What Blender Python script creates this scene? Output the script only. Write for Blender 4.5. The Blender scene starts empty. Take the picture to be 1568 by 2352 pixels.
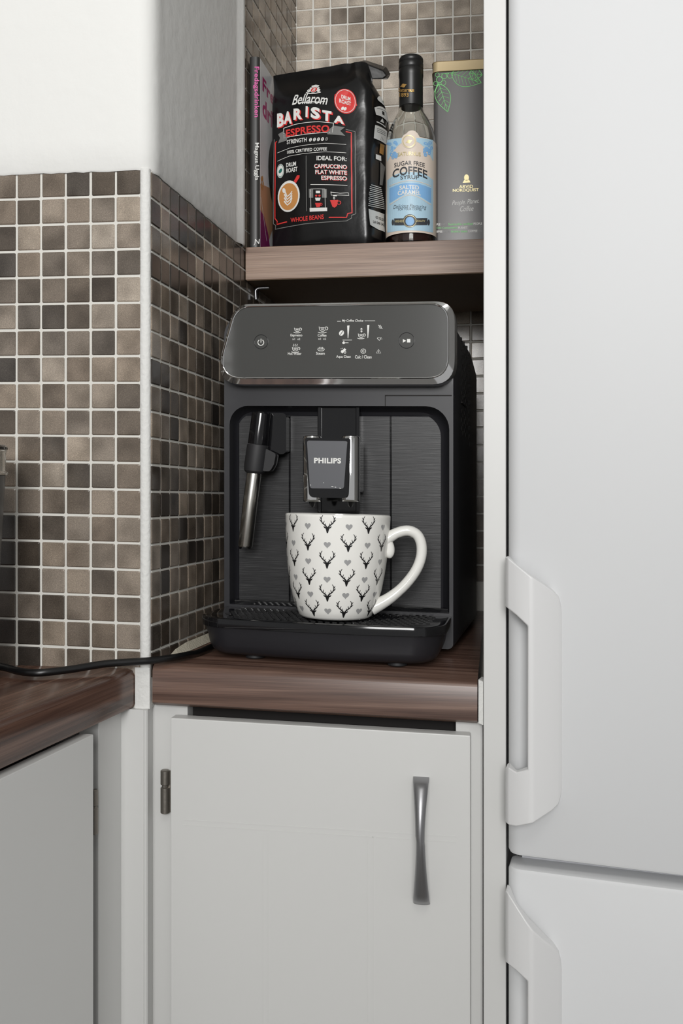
import bpy, bmesh, math, random
from mathutils import Vector, Matrix, noise, geometry
random.seed(7)
C = bpy.context.scene.collection
PI = math.pi
# ------------------------------------------------------------------ camera, light, exposure
F, CX, HY, CZ = 2250.0, 784.0, 1145.0, 1.06
cam = bpy.data.objects.new('camera', bpy.data.cameras.new('camera'))
C.objects.link(cam)
cam.location = (0, 0, CZ)
cam.rotation_euler = (PI / 2, 0, 0)
cam.data.sensor_fit = 'VERTICAL'
cam.data.sensor_height = 36
cam.data.lens = 36 * F / 2352
cam.data.shift_y = -(1176 - HY) / 2352
cam.data.clip_start = 0.02
bpy.context.scene.camera = cam
world = bpy.data.worlds.new('world')
bpy.context.scene.world = world
world.use_nodes = True
world.node_tree.nodes['Background'].inputs[0].default_value = (1.0, 1.0, 1.0, 1)
world.node_tree.nodes['Background'].inputs[1].default_value = 0.44


def area_light(name, loc, target, sx, sy, power, col=(1, 1, 1), spread=180):
    l = bpy.data.lights.new(name, 'AREA')
    l.shape = 'RECTANGLE'
    l.size, l.size_y, l.energy, l.color = sx, sy, power, col
    l.spread = math.radians(spread)
    o = bpy.data.objects.new(name, l)
    C.objects.link(o)
    o.location = loc
    o.rotation_euler = (Vector(target) - Vector(loc)).to_track_quat('-Z', 'Y').to_euler()
    return o


area_light('window_light', (-0.12, -2.2, 1.95), (0.0, 1.0, 1.98), 1.0, 1.2, 24.5, (1.0, 0.995, 0.985), 90)
area_light('ceiling_lamp', (0.0, -0.6, 2.36), (0.0, -0.55, 0.0), 0.6, 0.6, 6, (1.0, 0.98, 0.95))
vs = bpy.context.scene.view_settings
vs.view_transform = 'Standard'
vs.look = 'None'
vs.exposure = -0.10
vs.gamma = 1.0
vs.use_curve_mapping = False


# ------------------------------------------------------------------ helpers
def lin(r, g=None, b=None):
    if g is None:
        g = b = r
    f = lambda c: (c / 255 / 12.92) if c <= 10 else ((c / 255 + 0.055) / 1.055) ** 2.4
    return (f(r), f(g), f(b), 1)


def mat(name, col, rough=0.5, metal=0.0, bump=None, **kw):
    m = bpy.data.materials.new(name)
    m.use_nodes = True
    nt = m.node_tree
    b = nt.nodes['Principled BSDF']
    b.inputs['Base Color'].default_value = col
    b.inputs['Roughness'].default_value = rough
    b.inputs['Metallic'].default_value = metal
    for k, v in kw.items():
        b.inputs[k].default_value = v
    if bump:
        scale, strength, dist = bump
        tc = nt.nodes.new('ShaderNodeTexCoord')
        n = nt.nodes.new('ShaderNodeTexNoise')
        n.inputs['Scale'].default_value = scale
        n.inputs['Detail'].default_value = 4
        bp = nt.nodes.new('ShaderNodeBump')
        bp.inputs['Strength'].default_value = strength
        bp.inputs['Distance'].default_value = dist
        nt.links.new(tc.outputs['Object'], n.inputs['Vector'])
        nt.links.new(n.outputs['Fac'], bp.inputs['Height'])
        nt.links.new(bp.outputs['Normal'], b.inputs['Normal'])
    return m


def ramp(nt, stops):
    r = nt.nodes.new('ShaderNodeValToRGB')
    e = r.color_ramp.elements
    e[0].position, e[0].color = stops[0]
    e[1].position, e[1].color = stops[-1]
    for p, c in stops[1:-1]:
        x = e.new(p)
        x.color = c
    return r


def wood_mat(name, dark, mid, light, rot, rough=0.3, axis_scale=(1.6, 70, 110)):
    m = mat(name, mid, rough)
    nt = m.node_tree
    b = nt.nodes['Principled BSDF']
    tc = nt.nodes.new('ShaderNodeTexCoord')
    mp0 = nt.nodes.new('ShaderNodeMapping')
    mp0.inputs['Rotation'].default_value = (0, 0, rot)
    mp = nt.nodes.new('ShaderNodeMapping')
    mp.inputs['Scale'].default_value = axis_scale
    n1 = nt.nodes.new('ShaderNodeTexNoise')
    n1.inputs['Scale'].default_value = 1.6
    n1.inputs['Detail'].default_value = 6
    n1.inputs['Distortion'].default_value = 0.25
    mp2 = nt.nodes.new('ShaderNodeMapping')
    mp2.inputs['Scale'].default_value = (axis_scale[0] * 6, axis_scale[1] * 9, axis_scale[2] * 9)
    n2 = nt.nodes.new('ShaderNodeTexNoise')
    n2.inputs['Scale'].default_value = 1.5
    n2.inputs['Detail'].default_value = 3
    r1 = ramp(nt, [(0.30, dark), (0.52, mid), (0.75, light)])
    r2 = ramp(nt, [(0.35, (0.62, 0.6, 0.6, 1)), (0.6, (1, 1, 1, 1))])
    mx = nt.nodes.new('ShaderNodeMixRGB')
    mx.blend_type = 'MULTIPLY'
    mx.inputs[0].default_value = 0.8
    L = nt.links.new
    L(tc.outputs['Object'], mp0.inputs['Vector'])
    L(mp0.outputs['Vector'], mp.inputs['Vector'])
    L(mp0.outputs['Vector'], mp2.inputs['Vector'])
    L(mp.outputs['Vector'], n1.inputs['Vector'])
    L(mp2.outputs['Vector'], n2.inputs['Vector'])
    L(n1.outputs['Fac'], r1.inputs['Fac'])
    L(n2.outputs['Fac'], r2.inputs['Fac'])
    L(r1.outputs['Color'], mx.inputs[1])
    L(r2.outputs['Color'], mx.inputs[2])
    L(mx.outputs['Color'], b.inputs['Base Color'])
    return m


def tile_mat():
    m = mat('glazed_mosaic', (0.2, 0.18, 0.16, 1), 0.14)
    nt = m.node_tree
    b = nt.nodes['Principled BSDF']
    L = nt.links.new
    oi = nt.nodes.new('ShaderNodeObjectInfo')
    tc = nt.nodes.new('ShaderNodeTexCoord')
    add = nt.nodes.new('ShaderNodeVectorMath')
    add.operation = 'MULTIPLY_ADD'
    add.inputs[1].default_value = (1, 1, 1)
    cmb = nt.nodes.new('ShaderNodeCombineXYZ')
    mul = nt.nodes.new('ShaderNodeMath')
    mul.operation = 'MULTIPLY'
    mul.inputs[1].default_value = 57.0
    L(oi.outputs['Random'], mul.inputs[0])
    for k in range(3):
        L(mul.outputs[0], cmb.inputs[k])
    L(tc.outputs['Object'], add.inputs[0])
    L(cmb.outputs[0], add.inputs[2])
    n1 = nt.nodes.new('ShaderNodeTexNoise')          # cloudy shading of the glaze
    n1.inputs['Scale'].default_value = 38
    n1.inputs['Detail'].default_value = 1
    n2 = nt.nodes.new('ShaderNodeTexNoise')          # speckle
    n2.inputs['Scale'].default_value = 1500
    n2.inputs['Detail'].default_value = 2
    L(add.outputs[0], n1.inputs['Vector'])
    L(add.outputs[0], n2.inputs['Vector'])
    r1 = ramp(nt, [(0.30, (0.70, 0.69, 0.68, 1)), (0.62, (1.2, 1.2, 1.2, 1))])
    r2 = ramp(nt, [(0.30, (0.74, 0.73, 0.72, 1)), (0.55, (1.06, 1.06, 1.05, 1)), (0.72, (1.5, 1.47, 1.42, 1))])
    L(n1.outputs['Fac'], r1.inputs['Fac'])
    L(n2.outputs['Fac'], r2.inputs['Fac'])
    a = nt.nodes.new('ShaderNodeMixRGB'); a.blend_type = 'MULTIPLY'; a.inputs[0].default_value = 1
    c = nt.nodes.new('ShaderNodeMixRGB'); c.blend_type = 'MULTIPLY'; c.inputs[0].default_value = 0.85
    L(oi.outputs['Color'], a.inputs[1]); L(r1.outputs['Color'], a.inputs[2])
    L(a.outputs['Color'], c.inputs[1]); L(r2.outputs['Color'], c.inputs[2])
    L(c.outputs['Color'], b.inputs['Base Color'])
    bp = nt.nodes.new('ShaderNodeBump')
    bp.inputs['Strength'].default_value = 0.08
    bp.inputs['Distance'].default_value = 0.0006
    L(n2.outputs['Fac'], bp.inputs['Height'])
    L(bp.outputs['Normal'], b.inputs['Normal'])
    return m


def brushed_mat():
    m = mat('brushed_black', lin(38, 38, 40), 0.38)
    nt = m.node_tree
    b = nt.nodes['Principled BSDF']
    L = nt.links.new
    tc = nt.nodes.new('ShaderNodeTexCoord')
    mp = nt.nodes.new('ShaderNodeMapping')
    mp.inputs['Scale'].default_value = (14, 14, 520)
    n = nt.nodes.new('ShaderNodeTexNoise')
    n.inputs['Scale'].default_value = 2.2
    n.inputs['Detail'].default_value = 5
    r = ramp(nt, [(0.36, lin(13, 13, 15)), (0.56, lin(31, 31, 33)), (0.74, lin(62, 62, 62))])
    L(tc.outputs['Object'], mp.inputs['Vector']); L(mp.outputs['Vector'], n.inputs['Vector'])
    L(n.outputs['Fac'], r.inputs['Fac']); L(r.outputs['Color'], b.inputs['Base Color'])
    bp = nt.nodes.new('ShaderNodeBump')
    bp.inputs['Strength'].default_value = 0.25
    bp.inputs['Distance'].default_value = 0.0006
    L(n.outputs['Fac'], bp.inputs['Height']); L(bp.outputs['Normal'], b.inputs['Normal'])
    return m


def tag(o, label=None, cat=None, group=None, kind=None):
    if label: o['label'] = label
    if cat: o['category'] = cat
    if group: o['group'] = group
    if kind: o['kind'] = kind
    return o


def empty(name, loc, label, cat, group=None):
    o = bpy.data.objects.new(name, None)
    o.empty_display_size = 0.05
    C.objects.link(o)
    o.location = loc
    return tag(o, label, cat, group)


def world_loc(o):
    v = Vector((0, 0, 0))
    while o:
        v += o.location
        o = o.parent
    return v


def bevel_bm(bm, w, seg=2, angle=0.6):
    bmesh.ops.remove_doubles(bm, verts=bm.verts, dist=1e-6)
    bm.normal_update()
    es = [e for e in bm.edges if len(e.link_faces) == 2 and e.calc_face_angle(0) > angle]
    if es:
        bmesh.ops.bevel(bm, geom=es, offset=w, segments=seg, profile=0.5, affect='EDGES', clamp_overlap=True)


def build(name, vf, m, parent=None, smooth=None, bevel=None, recalc=True, sub=0):
    """links world-space (verts, faces) as ONE mesh object, stored relative to its parent"""
    verts, faces = vf
    off = world_loc(parent) if parent else Vector((0, 0, 0))
    me = bpy.data.meshes.new(name)
    bm = bmesh.new()
    vv = [bm.verts.new(Vector(v) - off) for v in verts]
    for f in faces:
        try:
            bm.faces.new([vv[i] for i in f])
        except ValueError:
            pass
    if bevel:
        bevel_bm(bm, *bevel) if isinstance(bevel, tuple) else bevel_bm(bm, bevel)
    if recalc:
        bmesh.ops.recalc_face_normals(bm, faces=bm.faces)
    bm.normal_update()
    if smooth is not None:
        for f in bm.faces:
            f.smooth = True
        for e in bm.edges:
            if len(e.link_faces) == 2 and e.calc_face_angle(0) > smooth:
                e.smooth = False
    bm.to_mesh(me)
    bm.free()
    me.materials.append(m)
    o = bpy.data.objects.new(name, me)
    C.objects.link(o)
    if parent:
        o.parent = parent
    if bevel:
        md = o.modifiers.new('flat_faces', 'WEIGHTED_NORMAL')
        md.keep_sharp = True
    if sub:
        md = o.modifiers.new('sub', 'SUBSURF')
        md.levels = md.render_levels = sub
    return o


def struct(name, vf, m, **k):
    o = build(name, vf, m, None, **k)
    o['kind'] = 'structure'
    return o


def join(*vfs):
    V, Fc = [], []
    for v, f in vfs:
        n = len(V)
        V += list(v)
        Fc += [[i + n for i in q] for q in f]
    return V, Fc


class Frame:
    """a placed local frame: u to the right, v away from the viewer, w up"""
    def __init__(s, O, U, V, W=(0, 0, 1)):
        s.O, s.U, s.V, s.W = Vector(O), Vector(U), Vector(V), Vector(W)

    def p(s, u, v, w):
        return s.O + s.U * u + s.V * v + s.W * w

    def inv(s, px, py, v=0.0):
        """local u, w of what is seen at a photo pixel on the plane v"""
        r = Vector(((px - CX) / F, 1, (HY - py) / F))
        A = Matrix((s.U, s.W, -r)).transposed()
        x = A.inverted() @ (Vector((0, 0, CZ)) - s.O - s.V * v)
        return x[0], x[1]

    def px(s, px, py, v=0.0):
        u, w = s.inv(px, py, v)
        return s.p(u, v, w)

    def box(s, u0, u1, v0, v1, w0, w1):
        P = [s.p(u, v, w) for u in (u0, u1) for v in (v0, v1) for w in (w0, w1)]
        return P, [[0, 1, 3, 2], [4, 6, 7, 5], [0, 4, 5, 1], [2, 3, 7, 6], [0, 2, 6, 4], [1, 5, 7, 3]]


def prism(outline, fn, d0, d1):
    """outline of 2-D points -> solid between depths d0 and d1; fn(a, b, d) -> 3-D"""
    n = len(outline)
    V = [fn(a, b, d0) for a, b in outline] + [fn(a, b, d1) for a, b in outline]
    return V, [list(range(n)), list(range(2 * n - 1, n - 1, -1))] + [[i, (i + 1) % n, n + (i + 1) % n, n + i] for i in range(n)]


def loft(loops, cap=True, closed=True):
    n = len(loops[0])
    V = [p for l in loops for p in l]
    Fc = []
    for k in range(len(loops) - 1):
        for i in range(n if closed else n - 1):
            j = (i + 1) % n
            Fc.append([k * n + i, k * n + j, (k + 1) * n + j, (k + 1) * n + i])
    if cap:
        Fc.append(list(range(n))[::-1])
        Fc.append([(len(loops) - 1) * n + i for i in range(n)])
    return V, Fc


def lathe(prof, c, n=48, tilt=None, cap=True):
    """profile of (r, z) -> solid of revolution about the vertical through c"""
    T = tilt if tilt else (lambda v: v)
    loops = [[T(Vector((c[0] + r * math.cos(2 * PI * i / n), c[1] + r * math.sin(2 * PI * i / n), z))) for i in range(n)] for r, z in prof]
    return loft(loops, cap)


def tube(path, rad, n=12, flat=1.0, cap=True):
    """round bar along a 3-D path; rad is a number or a list"""
    P = [Vector(p) for p in path]
    loops = []
    up = Vector((0.02, -1, 0.03)).normalized()
    for i, p in enumerate(P):
        t = (P[min(i + 1, len(P) - 1)] - P[max(i - 1, 0)]).normalized()
        a = (up - t * up.dot(t)).normalized()
        b = t.cross(a)
        r = rad[i] if isinstance(rad, (list, tuple)) else rad
        loops.append([p + a * r * flat * math.cos(2 * PI * k / n) + b * r * math.sin(2 * PI * k / n) for k in range(n)])
    return loft(loops, cap)


def smooth_path(pts, k=6):
    out = []
    P = [Vector(p) for p in pts]
    for i in range(len(P) - 1):
        p0, p1, p2, p3 = P[max(i - 1, 0)], P[i], P[i + 1], P[min(i + 2, len(P) - 1)]
        for j in range(k):
            t = j / k
            out.append(0.5 * ((2 * p1) + (p2 - p0) * t + (2 * p0 - 5 * p1 + 4 * p2 - p3) * t * t + (3 * p1 - p0 - 3 * p2 + p3) * t ** 3))
    out.append(P[-1])
    return out


def rrect(u0, u1, w0, w1, r, n=8):
    """rounded rectangle, anticlockwise from bottom left; r = radii (bl, br, tr, tl)"""
    if not isinstance(r, (list, tuple)):
        r = (r,) * 4
    out = []
    for (cu, cw, rr, a0) in ((u0 + r[0], w0 + r[0], r[0], PI), (u1 - r[1], w0 + r[1], r[1], 1.5 * PI),
                             (u1 - r[2], w1 - r[2], r[2], 0), (u0 + r[3], w1 - r[3], r[3], PI / 2)):
        for i in range(n + 1):
            a = a0 + PI / 2 * i / n
            out.append((cu + rr * math.cos(a), cw + rr * math.sin(a)))
    return out


def round_poly(pts, r, n=6):
    """round the corners of a 2-D polygon"""
    out = []
    N = len(pts)
    for i in range(N):
        p, a, b = Vector(pts[i]), Vector(pts[i - 1]), Vector(pts[(i + 1) % N])
        rr = r[i] if isinstance(r, (list, tuple)) else r
        d1, d2 = (a - p).normalized(), (b - p).normalized()
        ang = d1.angle(d2)
        t = rr / math.tan(ang / 2)
        q1, q2 = p + d1 * t, p + d2 * t
        for k in range(n + 1):
            s = k / n
            out.append(tuple((1 - s) ** 2 * q1 + 2 * s * (1 - s) * p + s * s * q2))
    return out


# --- flat print: lettering and marks laid out in a sheet's own 2-D units, then wrapped on the surface that carries them
GLYPH = {}


def glyphs(s, bold, shear):
    k = (s, bold, shear)
    if k not in GLYPH:
        cu = bpy.data.curves.new('lettering', 'FONT')
        cu.body = s
        cu.size = 1
        cu.offset = bold
        cu.shear = shear
        cu.space_character = 1.0 + max(0, bold - .02) * 4
        cu.resolution_u = 3
        ob = bpy.data.objects.new('lettering', cu)
        me = bpy.data.meshes.new_from_object(ob)
        bm = bmesh.new()
        bm.from_mesh(me)
        bmesh.ops.triangulate(bm, faces=bm.faces)
        bmesh.ops.remove_doubles(bm, verts=bm.verts, dist=1e-5)
        bm.verts.index_update()
        V = [(v.co.x, v.co.y) for v in bm.verts]
        Fc = [[v.index for v in f.verts] for f in bm.faces]
        bm.free()
        bpy.data.objects.remove(ob)
        bpy.data.curves.remove(cu)
        bpy.data.meshes.remove(me)
        x0, x1 = min(v[0] for v in V), max(v[0] for v in V)
        y0, y1 = min(v[1] for v in V), max(v[1] for v in V)
        GLYPH[k] = ([((x - x0) / (x1 - x0), (y1 - y) / (y1 - y0)) for x, y in V], Fc)
    return GLYPH[k]


class Sheet:
    def __init__(s):
        s.b = {}

    def add(s, key, pts, faces):
        V, Fc = s.b.setdefault(key, ([], []))
        n = len(V)
        V += pts
        Fc += [[i + n for i in f] for f in faces]

    def text(s, key, t, x0, y0, x1, y1, bold=0.0, shear=0.0, slope=0.0, warp=None, rot=None):
        """fit the text into the box x0..x1, y0 (top)..y1; slope tilts the baseline; warp bends it"""
        V, Fc = glyphs(t, bold, shear)
        P = []
        for a, b in V:
            x, y = x0 + a * (x1 - x0), y0 + b * (y1 - y0)
            if rot:                      # running downwards: the line turned a quarter clockwise
                x, y = x1 - b * (x1 - x0), y0 + a * (y1 - y0)
            y += slope * (x - x0)
            if warp:
                x, y = warp(x, y)
            P.append((x, y))
        s.add(key, P, Fc)

    def poly(s, key, pts):
        s.add(key, list(pts), [list(range(len(pts)))])

    def stroke(s, key, pts, w, step=9.0, closed=False):
        P = [Vector(p) for p in pts]
        if closed:
            P.append(P[0])
        Q = [P[0]]
        for a, b in zip(P, P[1:]):
            k = max(1, int((b - a).length / step))
            Q += [a + (b - a) * (i / k) for i in range(1, k + 1)]
        V = []
        for i, p in enumerate(Q):
            d = Q[min(i + 1, len(Q) - 1)] - Q[max(i - 1, 0)]
            if closed and i in (0, len(Q) - 1):
                d = Q[1] - Q[-2]
            d = d.normalized() if d.length > 1e-9 else Vector((1, 0))
            ww = w[0] + (w[1] - w[0]) * i / (len(Q) - 1) if isinstance(w, tuple) else w
            nrm = Vector((-d.y, d.x)) * ww / 2
            V += [tuple(p + nrm), tuple(p - nrm)]
        s.add(key, V, [[2 * i, 2 * i + 2, 2 * i + 3, 2 * i + 1] for i in range(len(Q) - 1)])

    def ell(s, key, cx, cy, rx, ry, a=0.0, n=28, hole=0.0):
        rings = 4
        V, Fc = [], []
        for k in range(rings + 1):
            q = hole + (1 - hole) * k / rings
            for i in range(n):
                x, y = rx * q * math.cos(2 * PI * i / n), ry * q * math.sin(2 * PI * i / n)
                V.append((cx + x * math.cos(a) - y * math.sin(a), cy + x * math.sin(a) + y * math.cos(a)))
        for k in range(rings):
            for i in range(n):
                j = (i + 1) % n
                Fc.append([k * n + i, k * n + j, (k + 1) * n + j, (k + 1) * n + i])
        s.add(key, V, Fc)

    def arc(s, key, cx, cy, r, a0, a1, w, n=14):
        s.stroke(key, [(cx + r * math.cos(a0 + (a1 - a0) * i / n), cy + r * math.sin(a0 + (a1 - a0) * i / n)) for i in range(n + 1)], w, 50)

    def refine(s, most):
        """split long edges so that the print can follow a curved surface"""
        for key, (V, Fc) in list(s.b.items()):
            bm = bmesh.new()
            vv = [bm.verts.new((x, y, 0)) for x, y in V]
            for f in Fc:
                try:
                    bm.faces.new([vv[i] for i in f])
                except ValueError:
                    pass
            bmesh.ops.triangulate(bm, faces=[f for f in bm.faces if len(f.verts) > 4])
            for _ in range(6):
                es = [e for e in bm.edges if e.calc_length() > most]
                if not es:
                    break
                bmesh.ops.subdivide_edges(bm, edges=es, cuts=1)
                bmesh.ops.triangulate(bm, faces=[f for f in bm.faces if len(f.verts) > 4])
            bm.verts.index_update()
            s.b[key] = ([(v.co.x, v.co.y) for v in bm.verts], [[v.index for v in f.verts] for f in bm.faces])
            bm.free()

    def flush(s, mapper, mats, parent, names, labels=None):
        """mapper(x, y, layer) -> 3-D; keys are (colour, layer)"""
        for (col, layer), (V, Fc) in s.b.items():
            o = build(names.get(col, 'print'), ([mapper(x, y, layer) for x, y in V], Fc), mats[col], parent, recalc=False)
            o['kind'] = 'stuff'
            if labels and col in labels:
                o['label'] = labels[col]


# ------------------------------------------------------------------ materials
M = {}
M['plaster'] = mat('white_plaster', lin(226, 226, 223), 0.8, bump=(60, 0.25, 0.003))
M['rough_plaster'] = mat('rough_plaster', lin(218, 218, 215), 0.75, bump=(230, 0.35, 0.003))
M['grout'] = mat('pale_grout', lin(214, 212, 205), 0.85, bump=(700, 0.3, 0.001))
M['tile'] = tile_mat()
M['white_paint'] = mat('white_paint', lin(207, 207, 205), 0.42, bump=(25, 0.05, 0.003))
M['fridge'] = mat('white_enamel', lin(212, 213, 214), 0.5, **{'Specular IOR Level': 0.3})
M['fridge_plastic'] = mat('white_plastic', lin(218, 218, 218), 0.3)
M['gasket'] = mat('pale_gasket', lin(200, 201, 206), 0.5)
M['caulk'] = mat('old_caulk', lin(205, 198, 180), 0.6, bump=(300, 0.4, 0.002))
M['dark_void'] = mat('dark_gap_shade', lin(22, 18, 17), 0.8)  # near-black stands in for the shade in voids, joints and vents
M['walnut'] = wood_mat('walnut_laminate', lin(70, 50, 42), lin(104, 80, 69), lin(134, 109, 96), math.radians(9), 0.3)
M['walnut_left'] = wood_mat('walnut_laminate_left', lin(66, 44, 36), lin(100, 74, 62), lin(132, 104, 90), -math.radians(76), 0.22)
M['oak'] = wood_mat('brown_oak_laminate', lin(118, 92, 76), lin(150, 124, 106), lin(170, 146, 129), math.radians(8), 0.45)
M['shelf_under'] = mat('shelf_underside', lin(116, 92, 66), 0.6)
M['floor'] = mat('grey_floor', lin(150, 147, 143), 0.5)
M['steel'] = mat('brushed_steel', lin(196, 194, 188), 0.25, 1.0)
M['satin_metal'] = mat('satin_metal', lin(152, 152, 154), 0.38, 1.0)
M['worn_nickel'] = mat('worn_nickel', lin(140, 135, 128), 0.4, 0.9, bump=(300, 0.2, 0.001))
M['chrome'] = mat('chrome', lin(225, 225, 225), 0.06, 1.0)
M['black_plastic'] = mat('matt_black_plastic', lin(34, 34, 38), 0.42)
M['black_gloss'] = mat('gloss_black_plastic', lin(18, 18, 20), 0.08)
M['black_panel'] = mat('panel_glass', lin(68, 68, 66), 0.16)
M['rubber'] = mat('black_rubber', lin(34, 34, 36), 0.6)
M['cable'] = mat('black_cable', lin(14, 14, 15), 0.3)
M['brushed'] = brushed_mat()
M['plate_grey'] = mat('grey_face_plate', lin(92, 93, 97), 0.3)
M['ceramic'] = mat('white_ceramic', lin(236, 235, 230), 0.1)
M['deer'] = mat('black_glaze_print', lin(26, 26, 27), 0.15)
M['heart'] = mat('grey_glaze_print', lin(158, 158, 158), 0.15)
M['bag'] = mat('black_film', lin(17, 17, 18), 0.27, bump=(26, 0.12, 0.01))
M['white_ink'] = mat('white_ink', lin(228, 228, 224), 0.4)
M['grey_ink'] = mat('grey_ink', lin(120, 120, 118), 0.4)
M['red_ink'] = mat('red_ink', lin(214, 58, 56), 0.4)
M['black_ink'] = mat('black_ink', lin(22, 22, 22), 0.4)
M['dark_ink'] = mat('dark_ink', lin(60, 62, 66), 0.4)
M['green_ink'] = mat('green_ink', lin(120, 216, 120), 0.4)
M['teal_ink'] = mat('teal_ink', lin(40, 110, 100), 0.4)
M['gold_ink'] = mat('gold_ink', lin(214, 170, 100), 0.3, 0.6)
M['pale_gold'] = mat('pale_gold_ink', lin(214, 200, 150), 0.3, 0.3)
M['crema'] = mat('crema_ink', lin(196, 138, 78), 0.4)
M['pink_ink'] = mat('pink_ink', lin(226, 92, 170), 0.4)
M['magenta_ink'] = mat('magenta_ink', lin(168, 32, 104), 0.4)
M['purple_ink'] = mat('purple_ink', lin(120, 24, 88), 0.4)
M['skin_ink'] = mat('tan_ink', lin(176, 132, 100), 0.4)
M['label_cream'] = mat('cream_label', lin(222, 208, 194), 0.45)
M['blue_ink'] = mat('blue_ink', lin(130, 180, 226), 0.45)
M['pale_blue'] = mat('pale_blue_ink', lin(176, 208, 226), 0.45)
M['book_spine'] = mat('dark_book_cloth', lin(52, 51, 50), 0.4)
M['book_cover'] = mat('book_cover', lin(206, 206, 208), 0.35)
M['paper'] = mat('paper', lin(225, 220, 208), 0.8)
M['tin'] = mat('grey_tin', lin(92, 90, 90), 0.3, 0.1)
M['gold_lid'] = mat('gold_lid', lin(196, 176, 136), 0.5, 0.2)
M['glass'] = mat('clear_glass', (0.96, 0.97, 0.95, 1), 0.02, **{'Transmission Weight': 1.0, 'IOR': 1.45})
M['syrup'] = mat('dark_syrup', lin(60, 22, 12), 0.05, **{'Transmission Weight': 0.4, 'IOR': 1.36})
M['capsule'] = mat('black_capsule', lin(26, 26, 26), 0.38)
M['canister'] = mat('grey_canister', lin(70, 70, 68), 0.35)
BLACKM = M['dark_void']

# ------------------------------------------------------------------ placed frames
FA = Frame((-.1875, .915, 0), (.9877, -.1567, -.0174), (.1567, .9877, 0))          # tiled wall on the left, facing the room
FB = Frame((-.1785, .915, 0), (.1982, .9802, 0), (-.9802, .1982, 0))               # tiled side wall running into the alcove
FC = Frame((-.0682, 1.4607, 0), (.9914, -.1306, .0042), (.1306, .9914, 0))         # tiled back wall of the alcove
FW = Frame((-.1765, .915, 0), (.9877, -.1562, -.0225), (.1562, .9877, 0))           # worktop and cabinet under the machine
FL = Frame((-.1928, .915, 0), (.2383, .9712, 0), (-.9712, .2383, 0))               # left worktop and cabinet front
FS = Frame((-.1196, 1.2047, 0), (.9906, -.1367, 0), (.1367, .9906, 0))             # shelf
FF = Frame((.1437, .85, 0), (.9613, -.2756, -.018), (.2756, .9613, 0))             # fridge
FM = Frame((-.0055, 1.025, .9022), (.9803, -.1975, -.0205), (.1975, .9803, 0))      # coffee machine

# ------------------------------------------------------------------ room shell
ZT = 1.3665                                    # top of the lower mosaic
PIT = .025
TH = .0009                                     # how far tiles stand proud of the grout


def wbox(x0, x1, y0, y1, z0, z1):
    P = [Vector((x, y, z)) for x in (x0, x1) for y in (y0, y1) for z in (z0, z1)]
    return P, [[0, 1, 3, 2], [4, 6, 7, 5], [0, 4, 5, 1], [2, 3, 7, 6], [0, 2, 6, 4], [1, 5, 7, 3]]


struct('floor', wbox(-2.6, 2.2, -2.6, 1.62, -.05, 0), M['floor'])
struct('ceiling', wbox(-2.6, 2.2, -2.6, 1.62, 2.42, 2.47), M['plaster'])
wall_left = struct('wall_left', FA.box(-1.0, 0, 0, .07, 0, 1.42), M['grout'])
wall_alcove = struct('wall_alcove', FB.box(.004, .575, 0, .06, .867, 2.42), M['grout'])
wall_back = struct('wall_back', FC.box(-.02, .36, 0, .06, .0, 2.42), M['grout'])


def tile_mesh(fr, tw, th):
    """one chamfered mosaic chip, its front standing proud"""
    a, b, c = tw / 2, th / 2, .0009
    loops = []
    for (da, db, d) in ((a, b, .0005), (a, b, -TH + .0005), (a - c, b - c, -TH - .0002)):
        lo = rrect(-da, da, -db, db, .0008, 1)
        loops.append([fr.U * u + fr.V * d + fr.W * w for u, w in lo])
    V, Fc = loft(loops)
    Fc = [f for f in Fc if f != list(range(8))[::-1]]
    me = bpy.data.meshes.new('tile')
    me.from_pydata([tuple(v) for v in V], [], Fc)
    bm = bmesh.new(); bm.from_mesh(me)
    bmesh.ops.recalc_face_normals(bm, faces=bm.faces)
    bm.to_mesh(me); bm.free()
    me.materials.append(M['tile'])
    return me


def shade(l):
    """glaze tone plus any painted light, 0 (near black) .. 4 (pale) -> albedo"""
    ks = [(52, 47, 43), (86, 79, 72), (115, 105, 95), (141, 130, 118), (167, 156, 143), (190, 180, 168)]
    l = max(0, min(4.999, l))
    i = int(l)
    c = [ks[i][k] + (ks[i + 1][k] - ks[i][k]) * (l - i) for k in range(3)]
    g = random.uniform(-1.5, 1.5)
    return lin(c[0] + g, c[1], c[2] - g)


def lay_tiles(wall, fr, cells, tw, th, limit=300):
    """cells: (u, w, tone, du_width); one object per chip, the rest beyond the limit as one field"""
    me = {}
    for n, (u, w, tone, dw) in enumerate(cells[:limit]):
        key = round(dw, 4)
        if key not in me:
            me[key] = tile_mesh(fr, dw, th)
        o = bpy.data.objects.new('tile', me[key])
        C.objects.link(o)
        o.parent = wall
        o.location = fr.p(u + random.uniform(-.00025, .00025), random.uniform(-.0001, .00015), w + random.uniform(-.0002, .0002))
        o.color = shade(tone)
    rest = cells[limit:]
    if rest:
        V, Fc = [], []
        for (u, w, tone, dw) in rest:
            n = len(V)
            b = fr.box(u - dw / 2, u + dw / 2, -TH, .0005, w - th / 2, w + th / 2)
            V += b[0]
            Fc += [[i + n for i in f] for f in b[1]]
        o = build('tile_field', (V, Fc), M['tile'], wall, bevel=None)
        o['kind'] = 'stuff'
        o.color = shade(2.0)


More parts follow.
